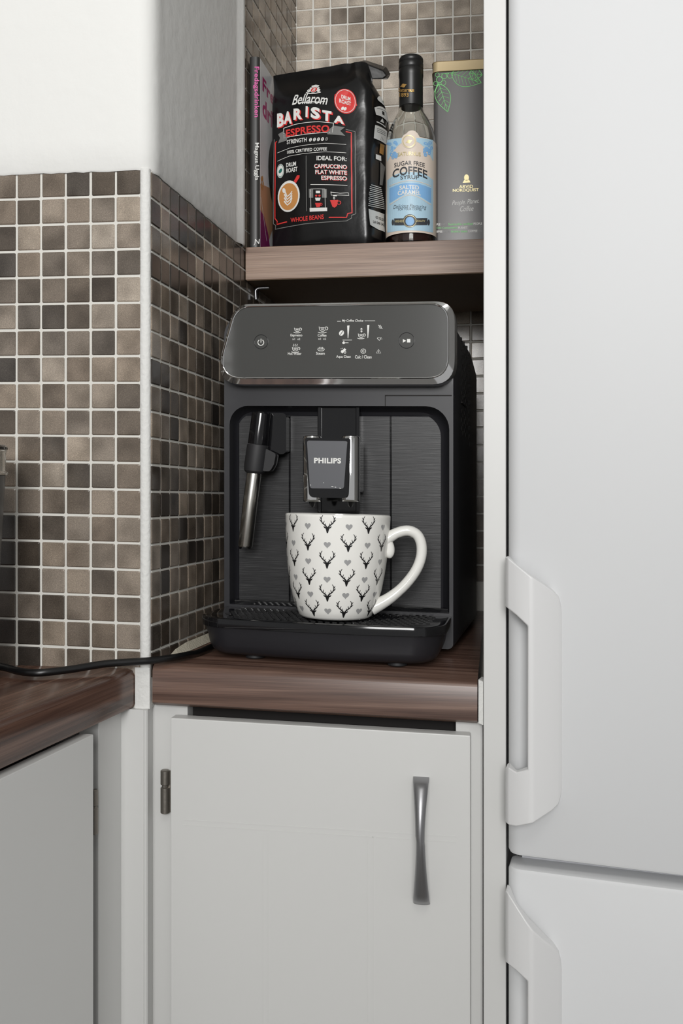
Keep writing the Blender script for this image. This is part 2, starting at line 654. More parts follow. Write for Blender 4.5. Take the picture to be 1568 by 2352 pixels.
ATONE = ["1.6 2 1.9 2 1.1 1.1 1.2", "2 2 1.1 3 2.4 2.2 3.9", "1 0.7 3.3 1.8 2.3 3.8 2.8", "1.6 0.9 2.4 1.7 2.4 1.9 1.1", "2 1.7 1.3 1.8 1.4 0.6 3.8",
         "2.2 2.8 1.5 0.9 1.1 3.2 2.5", "1 2.2 2 1.7 2.4 1.2 3", "2 0.5 1.9 3.2 1.9 2.6 2.9", "2.3 2.8 3.4 1.7 2.7 3 1.3", "1.2 0.9 2.4 2.4 2.3 2 1.5",
         "2 2.4 2 1.2 3.6 2.6 1.5", "1 2.8 1.5 3.4 0.9 1.6 2", "2.5 2.9 2 1.8 1.6 2.6 2", "1.2 0.7 0.6 0.9 2.4 2 2.9", "1.8 0.4 0.6 2.7 2.2 2.7 2.7",
         "2 0.2 0.7 2.6 2.8 1.1 2.6", "0.8 1 1.9 0.7 2 1.9 2.1", "1.3 0.2 0.2 3 1.6 1.8 2.6", "2 1.4 0.2 2.6 1.2 2 2"]
cells = []
for r, row in enumerate(ATONE):
    t = [float(x) for x in row.split()]
    t = [random.uniform(.5, 3) for _ in range(8)] + t
    for c in range(14, -1, -1):
        cells.append((-.0118 - .02485 * (14 - c), ZT + .0016 - .0125 - PIT * r, t[c] + random.uniform(-.1, .1), .0226))
lay_tiles(wall_left, FA, cells, .0226, .0228)

# columns of the side wall: the hand-laid joints open up a little towards the back
edges = [.0]
while edges[-1] < .552:
    edges.append(edges[-1] + .0238 + .0048 * min(1, edges[-1] / .42))
cells = []
for c in range(len(edges) - 1):
    u = (edges[c] + edges[c + 1]) / 2
    for r in range(-40, 19):
        if r < 0 and c < 11:
            continue
        w = ZT - .0125 - PIT * r
        p = FB.p(u, 0, w)
        x, y = CX + F * p.x / p.y, HY - F * (p.z - CZ) / p.y
        vis = (x < 525 or y < 715) and y > -40 and not (570 < x < 690 and 150 < y < 560) and not (y > 570 and x > 660)
        tone = random.choice([.3, .6, 1, 1.2, 1.5, 1.7, 2, 2.2, 2.4, 2.9]) + (.9 if r < 0 else 0)  # upper niche chips lifted to stand in for reflected room light
        cells.append((0 if vis else 1, -(F / p.y), u, w, tone, edges[c + 1] - edges[c] - .0022))
cells.sort()
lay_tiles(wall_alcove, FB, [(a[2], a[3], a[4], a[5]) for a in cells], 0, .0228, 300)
cells = []
for c in range(13):
    for r in range(-40, 18):
        w = ZT + .0205 - .0125 - PIT * r
        u = .0005 + .0129 + .0258 * c
        p = FC.p(u, 0, w)
        x, y = CX + F * p.x / p.y, HY - F * (p.z - CZ) / p.y
        vis = (y < 545 and y > -30 and x < 1150) or (x > 1030 and 690 < y < 1000)
        cells.append((0 if vis else 1, y, u, w, random.choice([2.4, 3.2, 3.8, 4.2, 4.4, 4.5, 4.6, 4.7, 4.9]) + (0 if x < 800 else -.3), .0236))  # same glaze, painted paler for the light on the niche back
cells.sort()
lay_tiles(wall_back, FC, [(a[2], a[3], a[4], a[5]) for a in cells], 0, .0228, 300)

# plastered upper wall: one skin over both walls, rounded at the corner, ending in a bullnose inside the alcove
path = []
TP = .0028
for u in [-1.0, -.6] + [-.40 + .008 * k for k in range(47)]:
    path.append(FA.p(u, -TP, 0))
a = FA.p(-.004, -TP, 0); c = FB.p(-.002, -TP - .0025, 0); b = FB.p(.022, -TP, 0)
for k in range(9):
    s = k / 8
    path.append((1 - s) ** 2 * a + 2 * s * (1 - s) * c + s * s * b)
for u in [.03 + .008 * k for k in range(30)]:
    path.append(FB.p(u, -TP, 0))
path += [FB.p(.270, -.0065, 0), FB.p(.278, -.0068, 0), FB.p(.2835, -.0045, 0), FB.p(.285, .001, 0), FB.p(.285, .03, 0)]
loops = []
for z, o in ((ZT - .0004, .0014), (ZT + .0016, 0), (ZT + .03, 0), (2.42, 0)):
    lo = []
    for i, p in enumerate(path):
        d = (path[min(i + 1, len(path) - 1)] - path[max(i - 1, 0)])
        nrm = Vector((-d.y, d.x, 0)).normalized()
        x = (p.x + .1875)
        zz = z + (-.0174 * x * 1.0 if (z < 1.5 and x < 0) else 0) + (.0012 * noise.noise(p * 120) if z < ZT + .01 else 0)
        lo.append(Vector((p.x, p.y, zz)) + nrm * o)
    loops.append(lo)
back = [[p + Vector((-.03, .05, 0)) for p in l] for l in loops]
V, Fc = loft(loops, cap=False, closed=False)
n = len(path)
V += [FA.p(-1.0, .06, ZT), FB.p(.285, .05, ZT)]
struct('wall_upper', (V, Fc), M['plaster'], smooth=0.7)
# plaster corner bead between the two mosaics, running down as the post beside the cabinet
bead = [(-.1880, .9150), (-.1870, .9128), (-.1835, .9118), (-.1800, .9124), (-.1784, .9148), (-.1778, .93), (-.1885, .93)]
V, Fc = loft([[Vector((x, y, z)) for x, y in bead] for z in (.90, 1.0, 1.1, 1.2, 1.3, ZT + .0012)])
struct('trim_1', (V, Fc), M['rough_plaster'], smooth=0.9)
post = [(-.2140, .9220), (-.2140, .9112), (-.1830, .9062), (-.1822, .9048), (-.1805, .9046), (-.1792, .9060), (-.1787, .926), (-.2, .95)]
V, Fc = loft([[Vector((x, y, z)) for x, y in post] for z in (0, .3, .6, .8645)])
struct('trim_2', (V, Fc), M['white_paint'], smooth=0.5)
stub = [(-.1925, .93), (-.1925, .9135), (-.1845, .9110), (-.1785, .9120), (-.1768, .93)]
V, Fc = loft([[Vector((x, y, z)) for x, y in stub] for z in (.8640, .885, .9025)])
struct('trim_3', (V, Fc), M['rough_plaster'], smooth=0.9)
V, Fc = loft([[FB.p(u, -.0015, .905), FB.p(u, -.0015 - h, .905), FB.p(u, -.0015, .905 + h * 1.3)] for u, h in ((.045, .001), (.06, .004), (.09, .006), (.30, .006))])
struct('trim_4', (V, Fc), M['caulk'])
# white side board between the alcove and the fridge
rp = [Vector((.1253, .8655, 0)), Vector((.1449, .8625, 0)), Vector((.1449 + .2022 * .64, 1.5025, 0)), Vector((.1253 + .2022 * .64, 1.5055, 0))]
V = [p + Vector((0, 0, z)) for z in (0, 2.42) for p in rp]
struct('wall_right', (V, [[0, 1, 5, 4], [1, 2, 6, 5], [2, 3, 7, 6], [3, 0, 4, 7], [3, 2, 1, 0], [4, 5, 6, 7]]), M['white_paint'], bevel=(.0012, 2), smooth=0.5)
V, Fc = loft([[FW.p(.3055, .001, z), FW.p(.3015, -.001, z + .002), FW.p(.304, .025, z), FW.p(.309, .02, z)] for z in (.866, .885, .9045)])
struct('trim_5', (V, Fc), M['rough_plaster'], smooth=0.8)

# ------------------------------------------------------------------ worktops
zt, zb = .9047, .8668
w = empty('worktop', FW.p(.15, .25, zb), 'walnut laminate worktop slab carrying the coffee machine', 'worktop')
prof = [(.55, zb), (.004, zb), (.0, zb + .003), (0, zt - .006), (.0018, zt - .0018), (.006, zt), (.55, zt)]
V, Fc = loft([[FW.p(u + .0, v, q) for v, q in prof] for u in (.0, .3005)])
build('slab', (V, Fc), M['walnut'], w, smooth=0.9)
zt2, zb2 = .9012, .8645
w = empty('worktop', FL.p(-.3, .3, zb2), 'walnut laminate worktop on the left with rounded front edge under the cable', 'worktop')
prof = [(.55, zb2), (.004, zb2), (.001, zb2 + .001), (.0, zb2 + .004), (0, zt2 - .007), (.002, zt2 - .002), (.007, zt2), (.55, zt2)]
L1 = []
for v, q in prof:
    # far end is trimmed along the tiled wall
    far = FL.p(0, v, q)
    t = 0
    d = (FA.p(0, -.0012, 0) - far).dot(FA.V) / FL.U.dot(FA.V)
    L1.append((far + FL.U * d))
L0 = [FL.p(-.75, v, q) for v, q in prof]
build('slab', loft([L0, L1]), M['walnut_left'], w, smooth=0.9)

# ------------------------------------------------------------------ cabinet under the machine
cab = empty('base_cabinet', FW.p(.15, .2, 0), 'white base cabinet with a bow handle under the coffee machine worktop', 'cabinet')
v0 = .0125
fr = join(FW.box(-.0060, .030, v0, v0 + .02, .02, zb - .001), FW.box(.281, .3052, v0, v0 + .02, .02, zb - .001),
          FW.box(.004, .3052, v0 + .02, v0 + .03, .02, .80), FW.box(.030, .281, v0, v0 + .02, .02, .10))
build('frame', fr, M['white_paint'], cab, bevel=(.0008, 2), smooth=0.5)
build('interior_shade', join(FW.box(.030, .281, v0 + .016, v0 + .30, .80, zb - .0012)), M['dark_void'], cab)  # solid dark block painting the shade inside the cabinet
v1 = v0 - .0155
ua, wa = FW.inv(391, 1648, v1)
ub, wb = FW.inv(1080, 1690, v1)
DT = (wa + wb) / 2
door = build('door', FW.box(ua, ub, v1, v0 - .0004, .06, DT), M['white_paint'], cab, bevel=(.0013, 2), smooth=0.5)
# faint ridges of the painted-over panel frame
g = []
for (x0, y0, x1, y1) in ((420, 1884, 1050, 1923), (420, 1896, 1050, 1936)):
    a, b = FW.inv(x0, y0, v1), FW.inv(x1, y1, v1)
    g.append(prism([(a[0], a[1]), (b[0], b[1]), (b[0], b[1] + .0009), (a[0], a[1] + .0009)], lambda p, q, d: FW.p(p, d, q), v1 - .00022, v1 + .0005))
for x, y in ((602, 1912), (614, 1912), (842, 1920), (855, 1920)):
    a = FW.inv(x, y, v1)
    g.append(FW.box(a[0], a[0] + .0009, v1 - .00022, v1 + .0005, .09, a[1]))
build('panel_ridge', join(*g), M['white_paint'], door)
# bow handle
loops = []
N = 26
for i in range(N + 1):
    s = i / N
    y = 1787 + (2078 - 1787) * s
    x0 = 948 + 8 * math.sin(PI * s) ** 1.2 * (.7 if s < .5 else .9)
    x1 = 985 - 10 * math.sin(PI * s) ** 1.1 + (2 if s > .5 else 0) * s
    bow = .004 + .020 * math.sin(PI * min(1, max(0, s * 1.0))) ** .6
    th = .0038 + .001 * math.sin(PI * s)
    a, b = FW.inv(x0, y, v1 - bow), FW.inv(x1, y, v1 - bow)
    cu, hw, cw = (a[0] + b[0]) / 2, (b[0] - a[0]) / 2, (a[1] + b[1]) / 2
    loops.append([FW.p(cu + hw * math.cos(t * 2 * PI / 16), v1 - bow + th * math.sin(t * 2 * PI / 16) + (.003 if i in (0, N) else 0), cw) for t in range(16)])
build('handle', loft(loops), M['satin_metal'], door, smooth=0.9)['label'] = 'satin grey bow handle'


def knuckle(frame, x, ya, yb, ym, r, v, parent, name='hinge'):
    a, m1, m2, b = [frame.inv(x, y, v) for y in (ya, ym - 2, ym + 2, yb)]
    cu = a[0]
    def cyl(w1, w2):
        pr = [(r * .75, w1), (r, w1 + .0008), (r, w2 - .0008), (r * .75, w2)]
        return loft([[frame.p(cu + q * math.cos(2 * PI * k / 16), v + q * math.sin(2 * PI * k / 16), z) for k in range(16)] for q, z in pr])
    pin = loft([[frame.p(cu + r * .7 * math.cos(2 * PI * k / 10), v + r * .7 * math.sin(2 * PI * k / 10), z) for k in range(10)] for z in (b[1] + .001, a[1] - .001)])
    leaf = frame.box(cu + r * .4, cu + r * 1.4, v + .001, v + .003, b[1] + .001, a[1] - .001)
    build(name, join(cyl(m1[1], a[1]), cyl(b[1], m2[1]), pin, leaf), M['worn_nickel'], parent, smooth=0.6)['label'] = 'worn metal hinge barrel'


knuckle(FW, 379, 1768, 1868, 1805, .0043, v0 - .0050, cab)

# ------------------------------------------------------------------ left cabinet
lc = empty('base_cabinet', FL.p(-.3, .2, 0), 'white base cabinet under the left worktop, its hinge showing at the door edge', 'cabinet')
u_pole = FL.inv(268, 1700, .010)[0]
build('filler', FL.box(FL.inv(222, 1700, .012)[0], .012, .010, .03, .02, zb2 - .0006), M['white_paint'], lc, bevel=(.0006, 1))
build('frame', join(FL.box(-.75, FL.inv(205, 1690, .012)[0], .0215, .05, .02, zb2 - .0006)), M['dark_void'], lc)  # dark block in place of the shaded void behind the door, no built frame
ud, wd = FL.inv(215, 1686, -.003)
door = build('door', FL.box(-.74, ud, -.003, .0095, .06, wd), M['white_paint'], lc, bevel=(.001, 2), smooth=0.5)
knuckle(FL, 217.5, 1813, 1916, 1853, .0030, .0068, lc)

# ------------------------------------------------------------------ shelf
sh = empty('shelf', FS.p(.15, .12, 1.3288), 'thick brown wood-look shelf board holding coffee bag and bottle', 'shelf')
ss, sb = 1.3689, 1.3287
build('board', FS.box(.0015, .313, 0, .24, sb, ss), M['oak'], sh, bevel=(.0006, 1))
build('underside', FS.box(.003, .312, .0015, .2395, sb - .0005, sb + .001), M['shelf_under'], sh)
P = [FS.px(x, y, v) for x, y, v in ((588, 688, .034), (587, 672, .034), (588, 666, .034), (595, 662, .034), (618, 661, .034))]
build('bracket', tube(smooth_path(P, 4), .0021, 8), M['satin_metal'], sh, smooth=0.9)['label'] = 'small metal clip under the shelf'

# ------------------------------------------------------------------ fridge
fg = empty('fridge', FF.p(.3, .3, 0), 'white fridge-freezer beside the alcove with two pull handles', 'fridge')
_, wg0 = FF.inv(1190, 1968, 0)
_, wg1 = FF.inv(1190, 1995, 0)
build('cabinet_body', FF.box(.004, .596, .05, .58, .02, 1.98), M['fridge'], fg, bevel=(.004, 2), smooth=0.5)
build('gasket', FF.box(.010, .59, .028, .052, .06, 1.96), M['gasket'], fg)


def door_loft(wa, wb, ch_top=0, ch_bot=0):
    """rounded, slightly crowned door leaf"""
    def outline(inset):
        pts = []
        for k in range(9):
            a = PI + PI / 2 * k / 8
            pts.append((.012 + (.012 - inset) * math.cos(a), .012 + (.012 - inset) * math.sin(a)))
        for k in range(1, 9):
            u = .012 + (.588 - .012) * k / 8
            pts.append((u, -.004 * math.sin(PI * (u - .012) / .576) + inset))
        for k in range(1, 9):
            a = -PI / 2 + PI / 2 * k / 8
            pts.append((.588 + (.012 - inset) * math.cos(a), .012 + (.012 - inset) * math.sin(a)))
        pts += [(.6 - inset, .030), (0 + inset, .030)]
        return pts
    lev = [(wa, .004), (wa + .0012, .0012), (wa + .004, 0), (wb - .004, 0), (wb - .0012, .0012), (wb, .004)]
    return loft([[FF.p(u, v, w) for u, v in outline(i)] for w, i in lev])


up = build('upper_door', door_loft(wg0, 1.975), M['fridge'], fg, smooth=0.6)
lo = build('lower_door', door_loft(.07, wg1), M['fridge'], fg, smooth=0.6)


def pull(parent, yo, bottom):
    """yo maps the upper handle's photo rows to this handle's"""
    y = yo
    cols = [(1160, 1278, 1394, 1764, 1889, -.0120, .004), (1166, 1281, 1398, 1762, 1895, -.0170, .000), (1185, 1297, 1413, 1774, 1899, -.0215, -.014), (1211, 1318, 1438, 1768, 1894, -.0244, -.012),
            (1224, 1327, 1438, 1768, 1891, -.0238, -.008), (1250, 1344, 1438, 1768, 1874, -.0165, -.004), (1268, 1357, 1438, 1768, 1862, -.0100, .001), (1282, 1371, 1438, 1768, 1848, -.0050, .001),
            (1288, 1390, 1438, 1768, 1828, -.0018, .002), (1291, 1410, 1438, 1768, 1810, -.0002, .003)]
    V, front = [], []
    for c_ in cols:
        for r_ in range(4):
            uu, ww = FF.inv(c_[0], y(c_[1 + r_]), c_[5])
            V += [FF.p(uu, c_[5], ww), FF.p(uu, c_[6], ww)]
    for i in range(len(cols) - 1):
        for r_ in range(3):
            if r_ == 1 and i < 3:
                continue
            front.append([(i * 4 + r_) * 2, (i * 4 + r_ + 1) * 2, (i * 4 + r_ + 5) * 2, (i * 4 + r_ + 4) * 2])
    Fc = front + [[k + 1 for k in f[::-1]] for f in front]
    cnt = {}
    for f in front:
        for k in range(4):
            e = (f[k], f[(k + 1) % 4])
            cnt.setdefault(tuple(sorted(e)), []).append(e)
    for e in cnt.values():
        if len(e) == 1:
            p, q = e[0]
            Fc.append([q, p, p + 1, q + 1])
    return build('handle', (V, Fc), M['fridge_plastic'], parent, bevel=(.0014, 3, 0.45), smooth=0.7)


pull(up, lambda q: q, 1897)
pull(lo, lambda q: 2045 + (q - 1278) * (1.0 if q > 1330 else 1.9) + (0 if q <= 1330 else 50), 0)

# ------------------------------------------------------------------ coffee machine
cm = empty('coffee_machine', FM.p(0, .1, 0), 'black automatic coffee machine with chrome-rimmed control panel in the alcove', 'coffee machine')
HU = .1225
# outer shell: lofted along the depth, slightly wider behind, with rounded shoulders
loops = []
for v, e, top, r in ((0, 0, .350, .020), (.004, .001, .352, .022), (.10, .003, .353, .024), (.20, .006, .352, .026), (.27, .007, .346, .032), (.31, .004, .332, .04), (.33, -.006, .312, .05)):
    loops.append([FM.p(u, v, q) for u, q in rrect(-HU - e * .6, HU - .0005 + e, .006, top, (.006, .006, r, r), 8)])
V, Fc = loft(loops, cap=False)
Fc.append([(len(loops) - 1) * len(loops[0]) + i for i in range(len(loops[0]))])
outer = rrect(-HU, HU - .0005, .006, .350, (.006, .006, .020, .020), 8)


def inset_loop(k, d):
    return rrect(-.1165 + k * .3, .1180 - k, .0425, .2545 - k * .6, (.001, .001, .024, .020), 8)


hole = inset_loop(0, 0)
tri = geometry.tessellate_polygon([[Vector((a, b, 0)) for a, b in outer], [Vector((a, b, 0)) for a, b in hole]])
allp = outer + hole
V2 = [FM.p(a, 0, b) for a, b in allp]
cove = [(0, 0), (.0006, .0015), (.0015, .006), (.004, .012), (.008, .017), (.014, .0195)]
V3, F3 = loft([[FM.p(a, d, b) for a, b in inset_loop(k, d)] for k, d in cove], cap=False)
shell = build('shell', join((V, Fc), (V2, [list(t) for t in tri]), (V3, F3)), M['black_plastic'], cm, smooth=0.5)
seam = join(FM.box(.0515, .0522, -.0004, .002, .2545, .2655), FM.box(.0515, .1205, -.0004, .002, .2650, .2660),
            FM.box(.1215, .1232, .004, .07, .2646, .2660), FM.box(.1235, .1262, .07, .25, .2646, .2660))
build('panel_seam', seam, M['dark_void'], shell)
# recessed brushed fascia in three leaves with open joints
vb_ = .0195
for a, b in ((-.112, -.0552), (-.0545, .0546), (.0553, .1165)):
    build('fascia_panel', FM.box(a, b, vb_ - .0015, vb_ + .004, .041, .246), M['brushed'], cm, bevel=(.0007, 1))
build('fascia_back', FM.box(-.114, .117, vb_ + .002, vb_ + .006, .036, .2535), M['black_gloss'], cm)
# vents on the right flank, slot line above them
g = []
for i in range(11):
    for j in range(7):
        v = .075 + .0155 * j
        q = .335 - .0098 * i - .004 * (j % 2) - .012 * (j == 6)
        us = HU - .0005 + (.003 + .003 * (v - .1) / .1 if v > .1 else .001 + .002 * (v - .004) / .096)
        g.append(FM.box(us - .002, us + .0004, v, v + .0055, q - .0022, q + .0022))
o = build('vent_slots', join(*g), M['dark_void'], shell)
o['kind'] = 'stuff'
lid = [FM.p(u, v, q) for q in (.345, .3535, .357) for (u, v) in rrect(-.095, .112, .035, .24, .02, 5)]
nl = len(lid) // 3
build('hopper_lid', loft([lid[:nl], lid[nl:2 * nl], lid[2 * nl:]]), M['black_gloss'], cm, smooth=0.6)

# control panel: glass front in a bevelled chrome rim
VG = -.0185
gl_px = [(545, 706), (1027, 699), (1027, 866), (500, 867)]
glass = round_poly([FM.inv(x, y, VG) for x, y in gl_px], [.021, .019, .021, .022], 8)


def grow(loop, du, dw0, dw1, dl):
    cu = sum(p[0] for p in loop) / len(loop)
    cw = sum(p[1] for p in loop) / len(loop)
    hu = max(p[0] for p in loop) - cu
    hl = cu - min(p[0] for p in loop)
    ht = max(p[1] for p in loop) - cw
    hb = cw - min(p[1] for p in loop)
    return [(p[0] + (du * (p[0] - cu) / hu if p[0] > cu else dl * (p[0] - cu) / hl), p[1] + (dw1 * (p[1] - cw) / ht if p[1] > cw else dw0 * (p[1] - cw) / hb)) for p in loop]


pan = build('control_panel', prism(glass, lambda a, b, d: FM.p(a, d, b), VG, -.004), M['black_panel'], cm, smooth=0.5)
rim_loops = []
for (v, du, d0, d1, dl) in ((VG + .001, 0, 0, 0, 0), (VG - .0009, .0002, .0002, .0002, .0002), (VG - .0012, .0009, .0009, .0009, .0009), (VG - .0004, .0017, .0016, .0014, .0015), (VG + .0010, .0072, .0072, .0034, .0042), (VG + .0022, .0076, .0076, .0037, .0045), (.004, .0080, .0080, .0038, .0045)):
    rim_loops.append([FM.p(a, v, b) for a, b in grow(glass, du, d0, d1, dl)])
build('chrome_rim', loft(rim_loops, cap=False), M['chrome'], pan, smooth=0.45)['label'] = 'bright chrome rim around the panel'
# icons, printed on the glass and laid out in photo units
S = Sheet()
W = ('white_ink', 1)
for x, t, a, b, y in ((680, 'Espresso', 667, 694, 771), (739.5, 'Coffee', 729.5, 749.5, 771), (676.5, 'Hot Water', 661, 692, 813), (735.5, 'Steam', 725.5, 745.5, 812.5), (788.5, 'Aqua Clean', 772, 805, 820), (833.5, 'Calc / Clean', 815, 853, 820)):
    S.text(W, t, a, y - 4 + (0 if 'q' not in t else 0), b, y + (3.4 if ('p' in t or 'q' in t or '/' in t) else 2.2), .012)
for a, y in ((671, 779), (730.5, 778.5)):
    S.text(W, 'x1', a, y - 2.6, a + 6, y + 2, .008)
    S.text(W, 'x2', a + 11.5, y - 2.6, a + 18, y + 2, .008)
S.text(W, 'My Coffee Choice', 785, 733.5, 834, 740.5, .01, .25)
S.stroke(W, [(774, 738), (782.5, 738)], 1.1)
S.stroke(W, [(837, 737), (861, 737)], 1.1)


def cup(cx, cy, k, full=True, steam=False):
    S.stroke(W, [(cx - 7 * k, cy - 5 * k), (cx - 5.5 * k, cy + 2 * k), (cx - 2 * k, cy + 4.2 * k), (cx + 2 * k, cy + 4.2 * k), (cx + 5 * k, cy + 2 * k), (cx + 6.5 * k, cy - 5 * k)], 1.3)
    S.arc(W, cx + 7.5 * k, cy - 1.5 * k, 3 * k, -2.2, 1.6, 1.3, 8)
    S.stroke(W, [(cx - 9 * k, cy + 6 * k), (cx - 4 * k, cy + 7.6 * k), (cx + 4 * k, cy + 7.4 * k), (cx + 8 * k, cy + 6 * k)], 1.3)
    if full:
        for j, h in enumerate((-3.0, -1.0, .8)):
            S.stroke(W, [(cx - (4.5 - j * .8) * k, cy + h * k), (cx + (4.2 - j * .8) * k, cy + h * k)], .9)
    if steam:
        for j in (-4, 0, 4):
            S.stroke(W, [(cx + j * k, cy - 6 * k), (cx + (j - 1.2) * k, cy - 8 * k), (cx + (j + 1) * k, cy - 10 * k), (cx + (j) * k, cy - 12 * k)], 1.1)


cup(682.5, 757.5, .95)
cup(740.5, 756, 1.15)
cup(678, 802, 1.0, True, True)
cup(829, 771, .95)
S.stroke(W, [(731, 799), (729.5, 803), (733, 806), (741, 806), (744.5, 803), (743, 799)], 1.5)
for j in (-3.5, 0, 3.5):
    S.stroke(W, [(737 + j, 797), (737 + j * .8, 803)], 1.5)
S.ell(W, 784, 765, 5.4, 6.6, .6, 18)
S.stroke(('black_ink', 2), [(780.5, 770), (787.5, 760)], 1.2)
S.poly(W, [(797, 748), (802.3, 747.5), (799.5, 777), (798.3, 777)])
S.poly(W, [(843, 747), (848, 746.5), (845, 776.5), (843.8, 776.5)])
S.stroke(W, [(786.5, 781), (808, 781)], 1.2)
S.ell(W, 789, 787.5, 3.2, 2.8, 0, 12); S.poly(W, [(787, 786), (791, 786), (789.2, 782.2)])
S.stroke(W, [(790, 787.3), (800, 787.3)], 1.1)
S.stroke(W, [(829.8, 754.5), (829.8, 762)], 1); S.poly(W, [(827, 756.5), (832.6, 756.5), (829.8, 752.5)]); S.poly(W, [(827, 760), (832.6, 760), (829.8, 764)])
for cx, cy, kind in ((873, 751, 0), (871, 778, 1), (869, 807, 2)):
    if kind == 0:
        S.stroke(W, [(cx, cy - 4.5), (cx - 3, cy + .5), (cx, cy + 4.2), (cx + 3, cy + .5)], 1, closed=True); S.stroke(W, [(cx - 4.5, cy - 4.5), (cx + 5, cy + 4.5)], 1.1)
    elif kind == 1:
        S.stroke(W, [(cx - 5, cy - 1), (cx, cy + 4), (cx + 3, cy)], 1.1); S.stroke(W, [(cx - 5, cy - 1), (cx - 2, cy - 3.5)], 1.1)
        for q in ((1, -3), (4, -2.5), (5.5, .5), (2, -.5)): S.ell(W, cx + q[0], cy + q[1], .8, .8, 0, 8)
    else:
        S.stroke(W, [(cx, cy - 4.6), (cx - 5.4, cy + 4), (cx + 5.4, cy + 4)], 1.1, closed=True); S.stroke(W, [(cx, cy - 1.5), (cx, cy + 2.6)], 1.1)
S.poly(W, [(782, 808), (786, 812), (795, 803), (791, 799.5)]); S.ell(W, 792, 809, 2.6, 3.4, 0, 12, .55)
for q in ((783, 801), (786, 800), (784, 805), (788, 803)): S.ell(W, q[0], q[1], .8, .8, 0, 8)
S.ell(W, 834, 806.5, 6.2, 5.8, 0, 22, .82)
for a in range(5): S.stroke(W, [(834 + 1.2 * math.cos(a * 1.257), 806.5 + 1.2 * math.sin(a * 1.257)), (834 + 3.8 * math.cos(a * 1.257), 806.5 + 3.6 * math.sin(a * 1.257))], 1)
S.arc(W, 598.8, 786.5, 6.7, -PI / 2 + .55, 1.5 * PI - .55, 1.7, 20); S.stroke(W, [(599.3, 778), (599, 787)], 1.7)
S.poly(W, [(925, 778.5), (925, 787.2), (932.2, 782.8)]); S.poly(W, [(934.5, 778.6), (942, 778.6), (942, 786.6), (934.5, 786.6)])
S.flush(lambda x, y, l: FM.px(x, y, VG - .00015 * l), M, pan, {'white_ink': 'icon_print', 'black_ink': 'icon_detail'}, {'white_ink': 'white icons and words'})
for (cx, cy, r) in ((599.5, 785, 17), (933.5, 782, 18.2)):
    a, b = FM.inv(cx, cy, VG)
    k = r / 2250 * 1.0
    ring = [[FM.p(a + q * math.cos(2 * PI * i / 40), v, b + q * math.sin(2 * PI * i / 40)) for i in range(40)] for q, v in ((k * 1.0, VG + .0002), (k * 1.0, VG - .0005), (k * .95, VG - .0005), (k * .95, VG + .0002))]
    build('button_ring', loft(ring, cap=False), M['black_gloss'], pan, smooth=0.5)

# brew spout: chute, two chrome nozzles, badge plate
ch = build('spout_chute', FM.box(-.0185, .0205, .008, .024, .140, .2555), M['black_gloss'], cm, bevel=(.0012, 2), smooth=0.5)
build('chute_rail', join(FM.box(-.0215, -.0175, .006, .022, .136, .2555), FM.box(.0195, .0235, .006, .022, .136, .2555)), M['black_gloss'], ch, bevel=(.0008, 2))
VS = -.045
sp = build('spout', FM.box(-.0195, .0280, VS - .004, .010, .1640, .2165), M['black_gloss'], cm, bevel=(.003, 2), smooth=0.5)
for x, lab in ((717, 0), (805, 1)):
    a, _ = FM.inv(x, 1080, VS)
    _, w1 = FM.inv(x, 1001, VS)
    _, w0 = FM.inv(x, 1152, VS)
    pr = [(.0086, w0), (.0090, w0 + .0006), (.0092, w0 + .002), (.0095, w1 - .003), (.0088, w1 - .0008), (.0070, w1)]
    cyl = loft([[FM.p(a + q * math.cos(2 * PI * k / 28), VS + q * math.sin(2 * PI * k / 28), z) for k in range(28)] for q, z in pr])
    build('nozzle', cyl, M['chrome'], sp, smooth=0.6)['label'] = 'chrome coffee nozzle'
    tip = [(.0012, w0 - .0055), (.0026, w0 - .0035), (.0036, w0 + .0002)]
    build('nozzle_tip', loft([[FM.p(a + q * math.cos(2 * PI * k / 16), VS + q * math.sin(2 * PI * k / 16), z) for k in range(16)] for q, z in tip]), M['black_gloss'], sp, smooth=0.6)
VP = VS - .0115
pl = round_poly([FM.inv(x, y, VP) for x, y in ((701, 1007), (804, 1008), (797, 1143), (711, 1141))], [.0022, .0022, .005, .005], 5)
plate = build('badge_plate', prism(pl, lambda a, b, d: FM.p(a, d, b), VP, VS + .002), M['black_gloss'], sp, bevel=(.0006, 2, .8), smooth=0.5)
pf = round_poly([FM.inv(x, y, VP - .0003) for x, y in ((704.8, 1012), (797.5, 1013), (789.5, 1122.5), (711.5, 1121.5))], [.0022, .0022, .003, .003], 5)
face = prism(pf, lambda a, b, d: FM.p(a, d, b), VP - .0006, VP + .0005)
build('badge_face', face, M['plate_grey'], sp)
S = Sheet()
S.text(W, 'PHILIPS', 721, 1051.2, 783, 1064, .04, slope=.012)
for q in ((713, 1114, 1.2, .9), (743, 1109, 1, .8), (763, 1118, 3, .8), (770, 1119, 2, .7), (781, 1121.5, 2.4, .8)): S.ell(W, q[0], q[1], q[2], q[3], .2, 10)
S.flush(lambda x, y, l: FM.px(x, y, VP - .0008), M, sp, {'white_ink': 'lettering'})

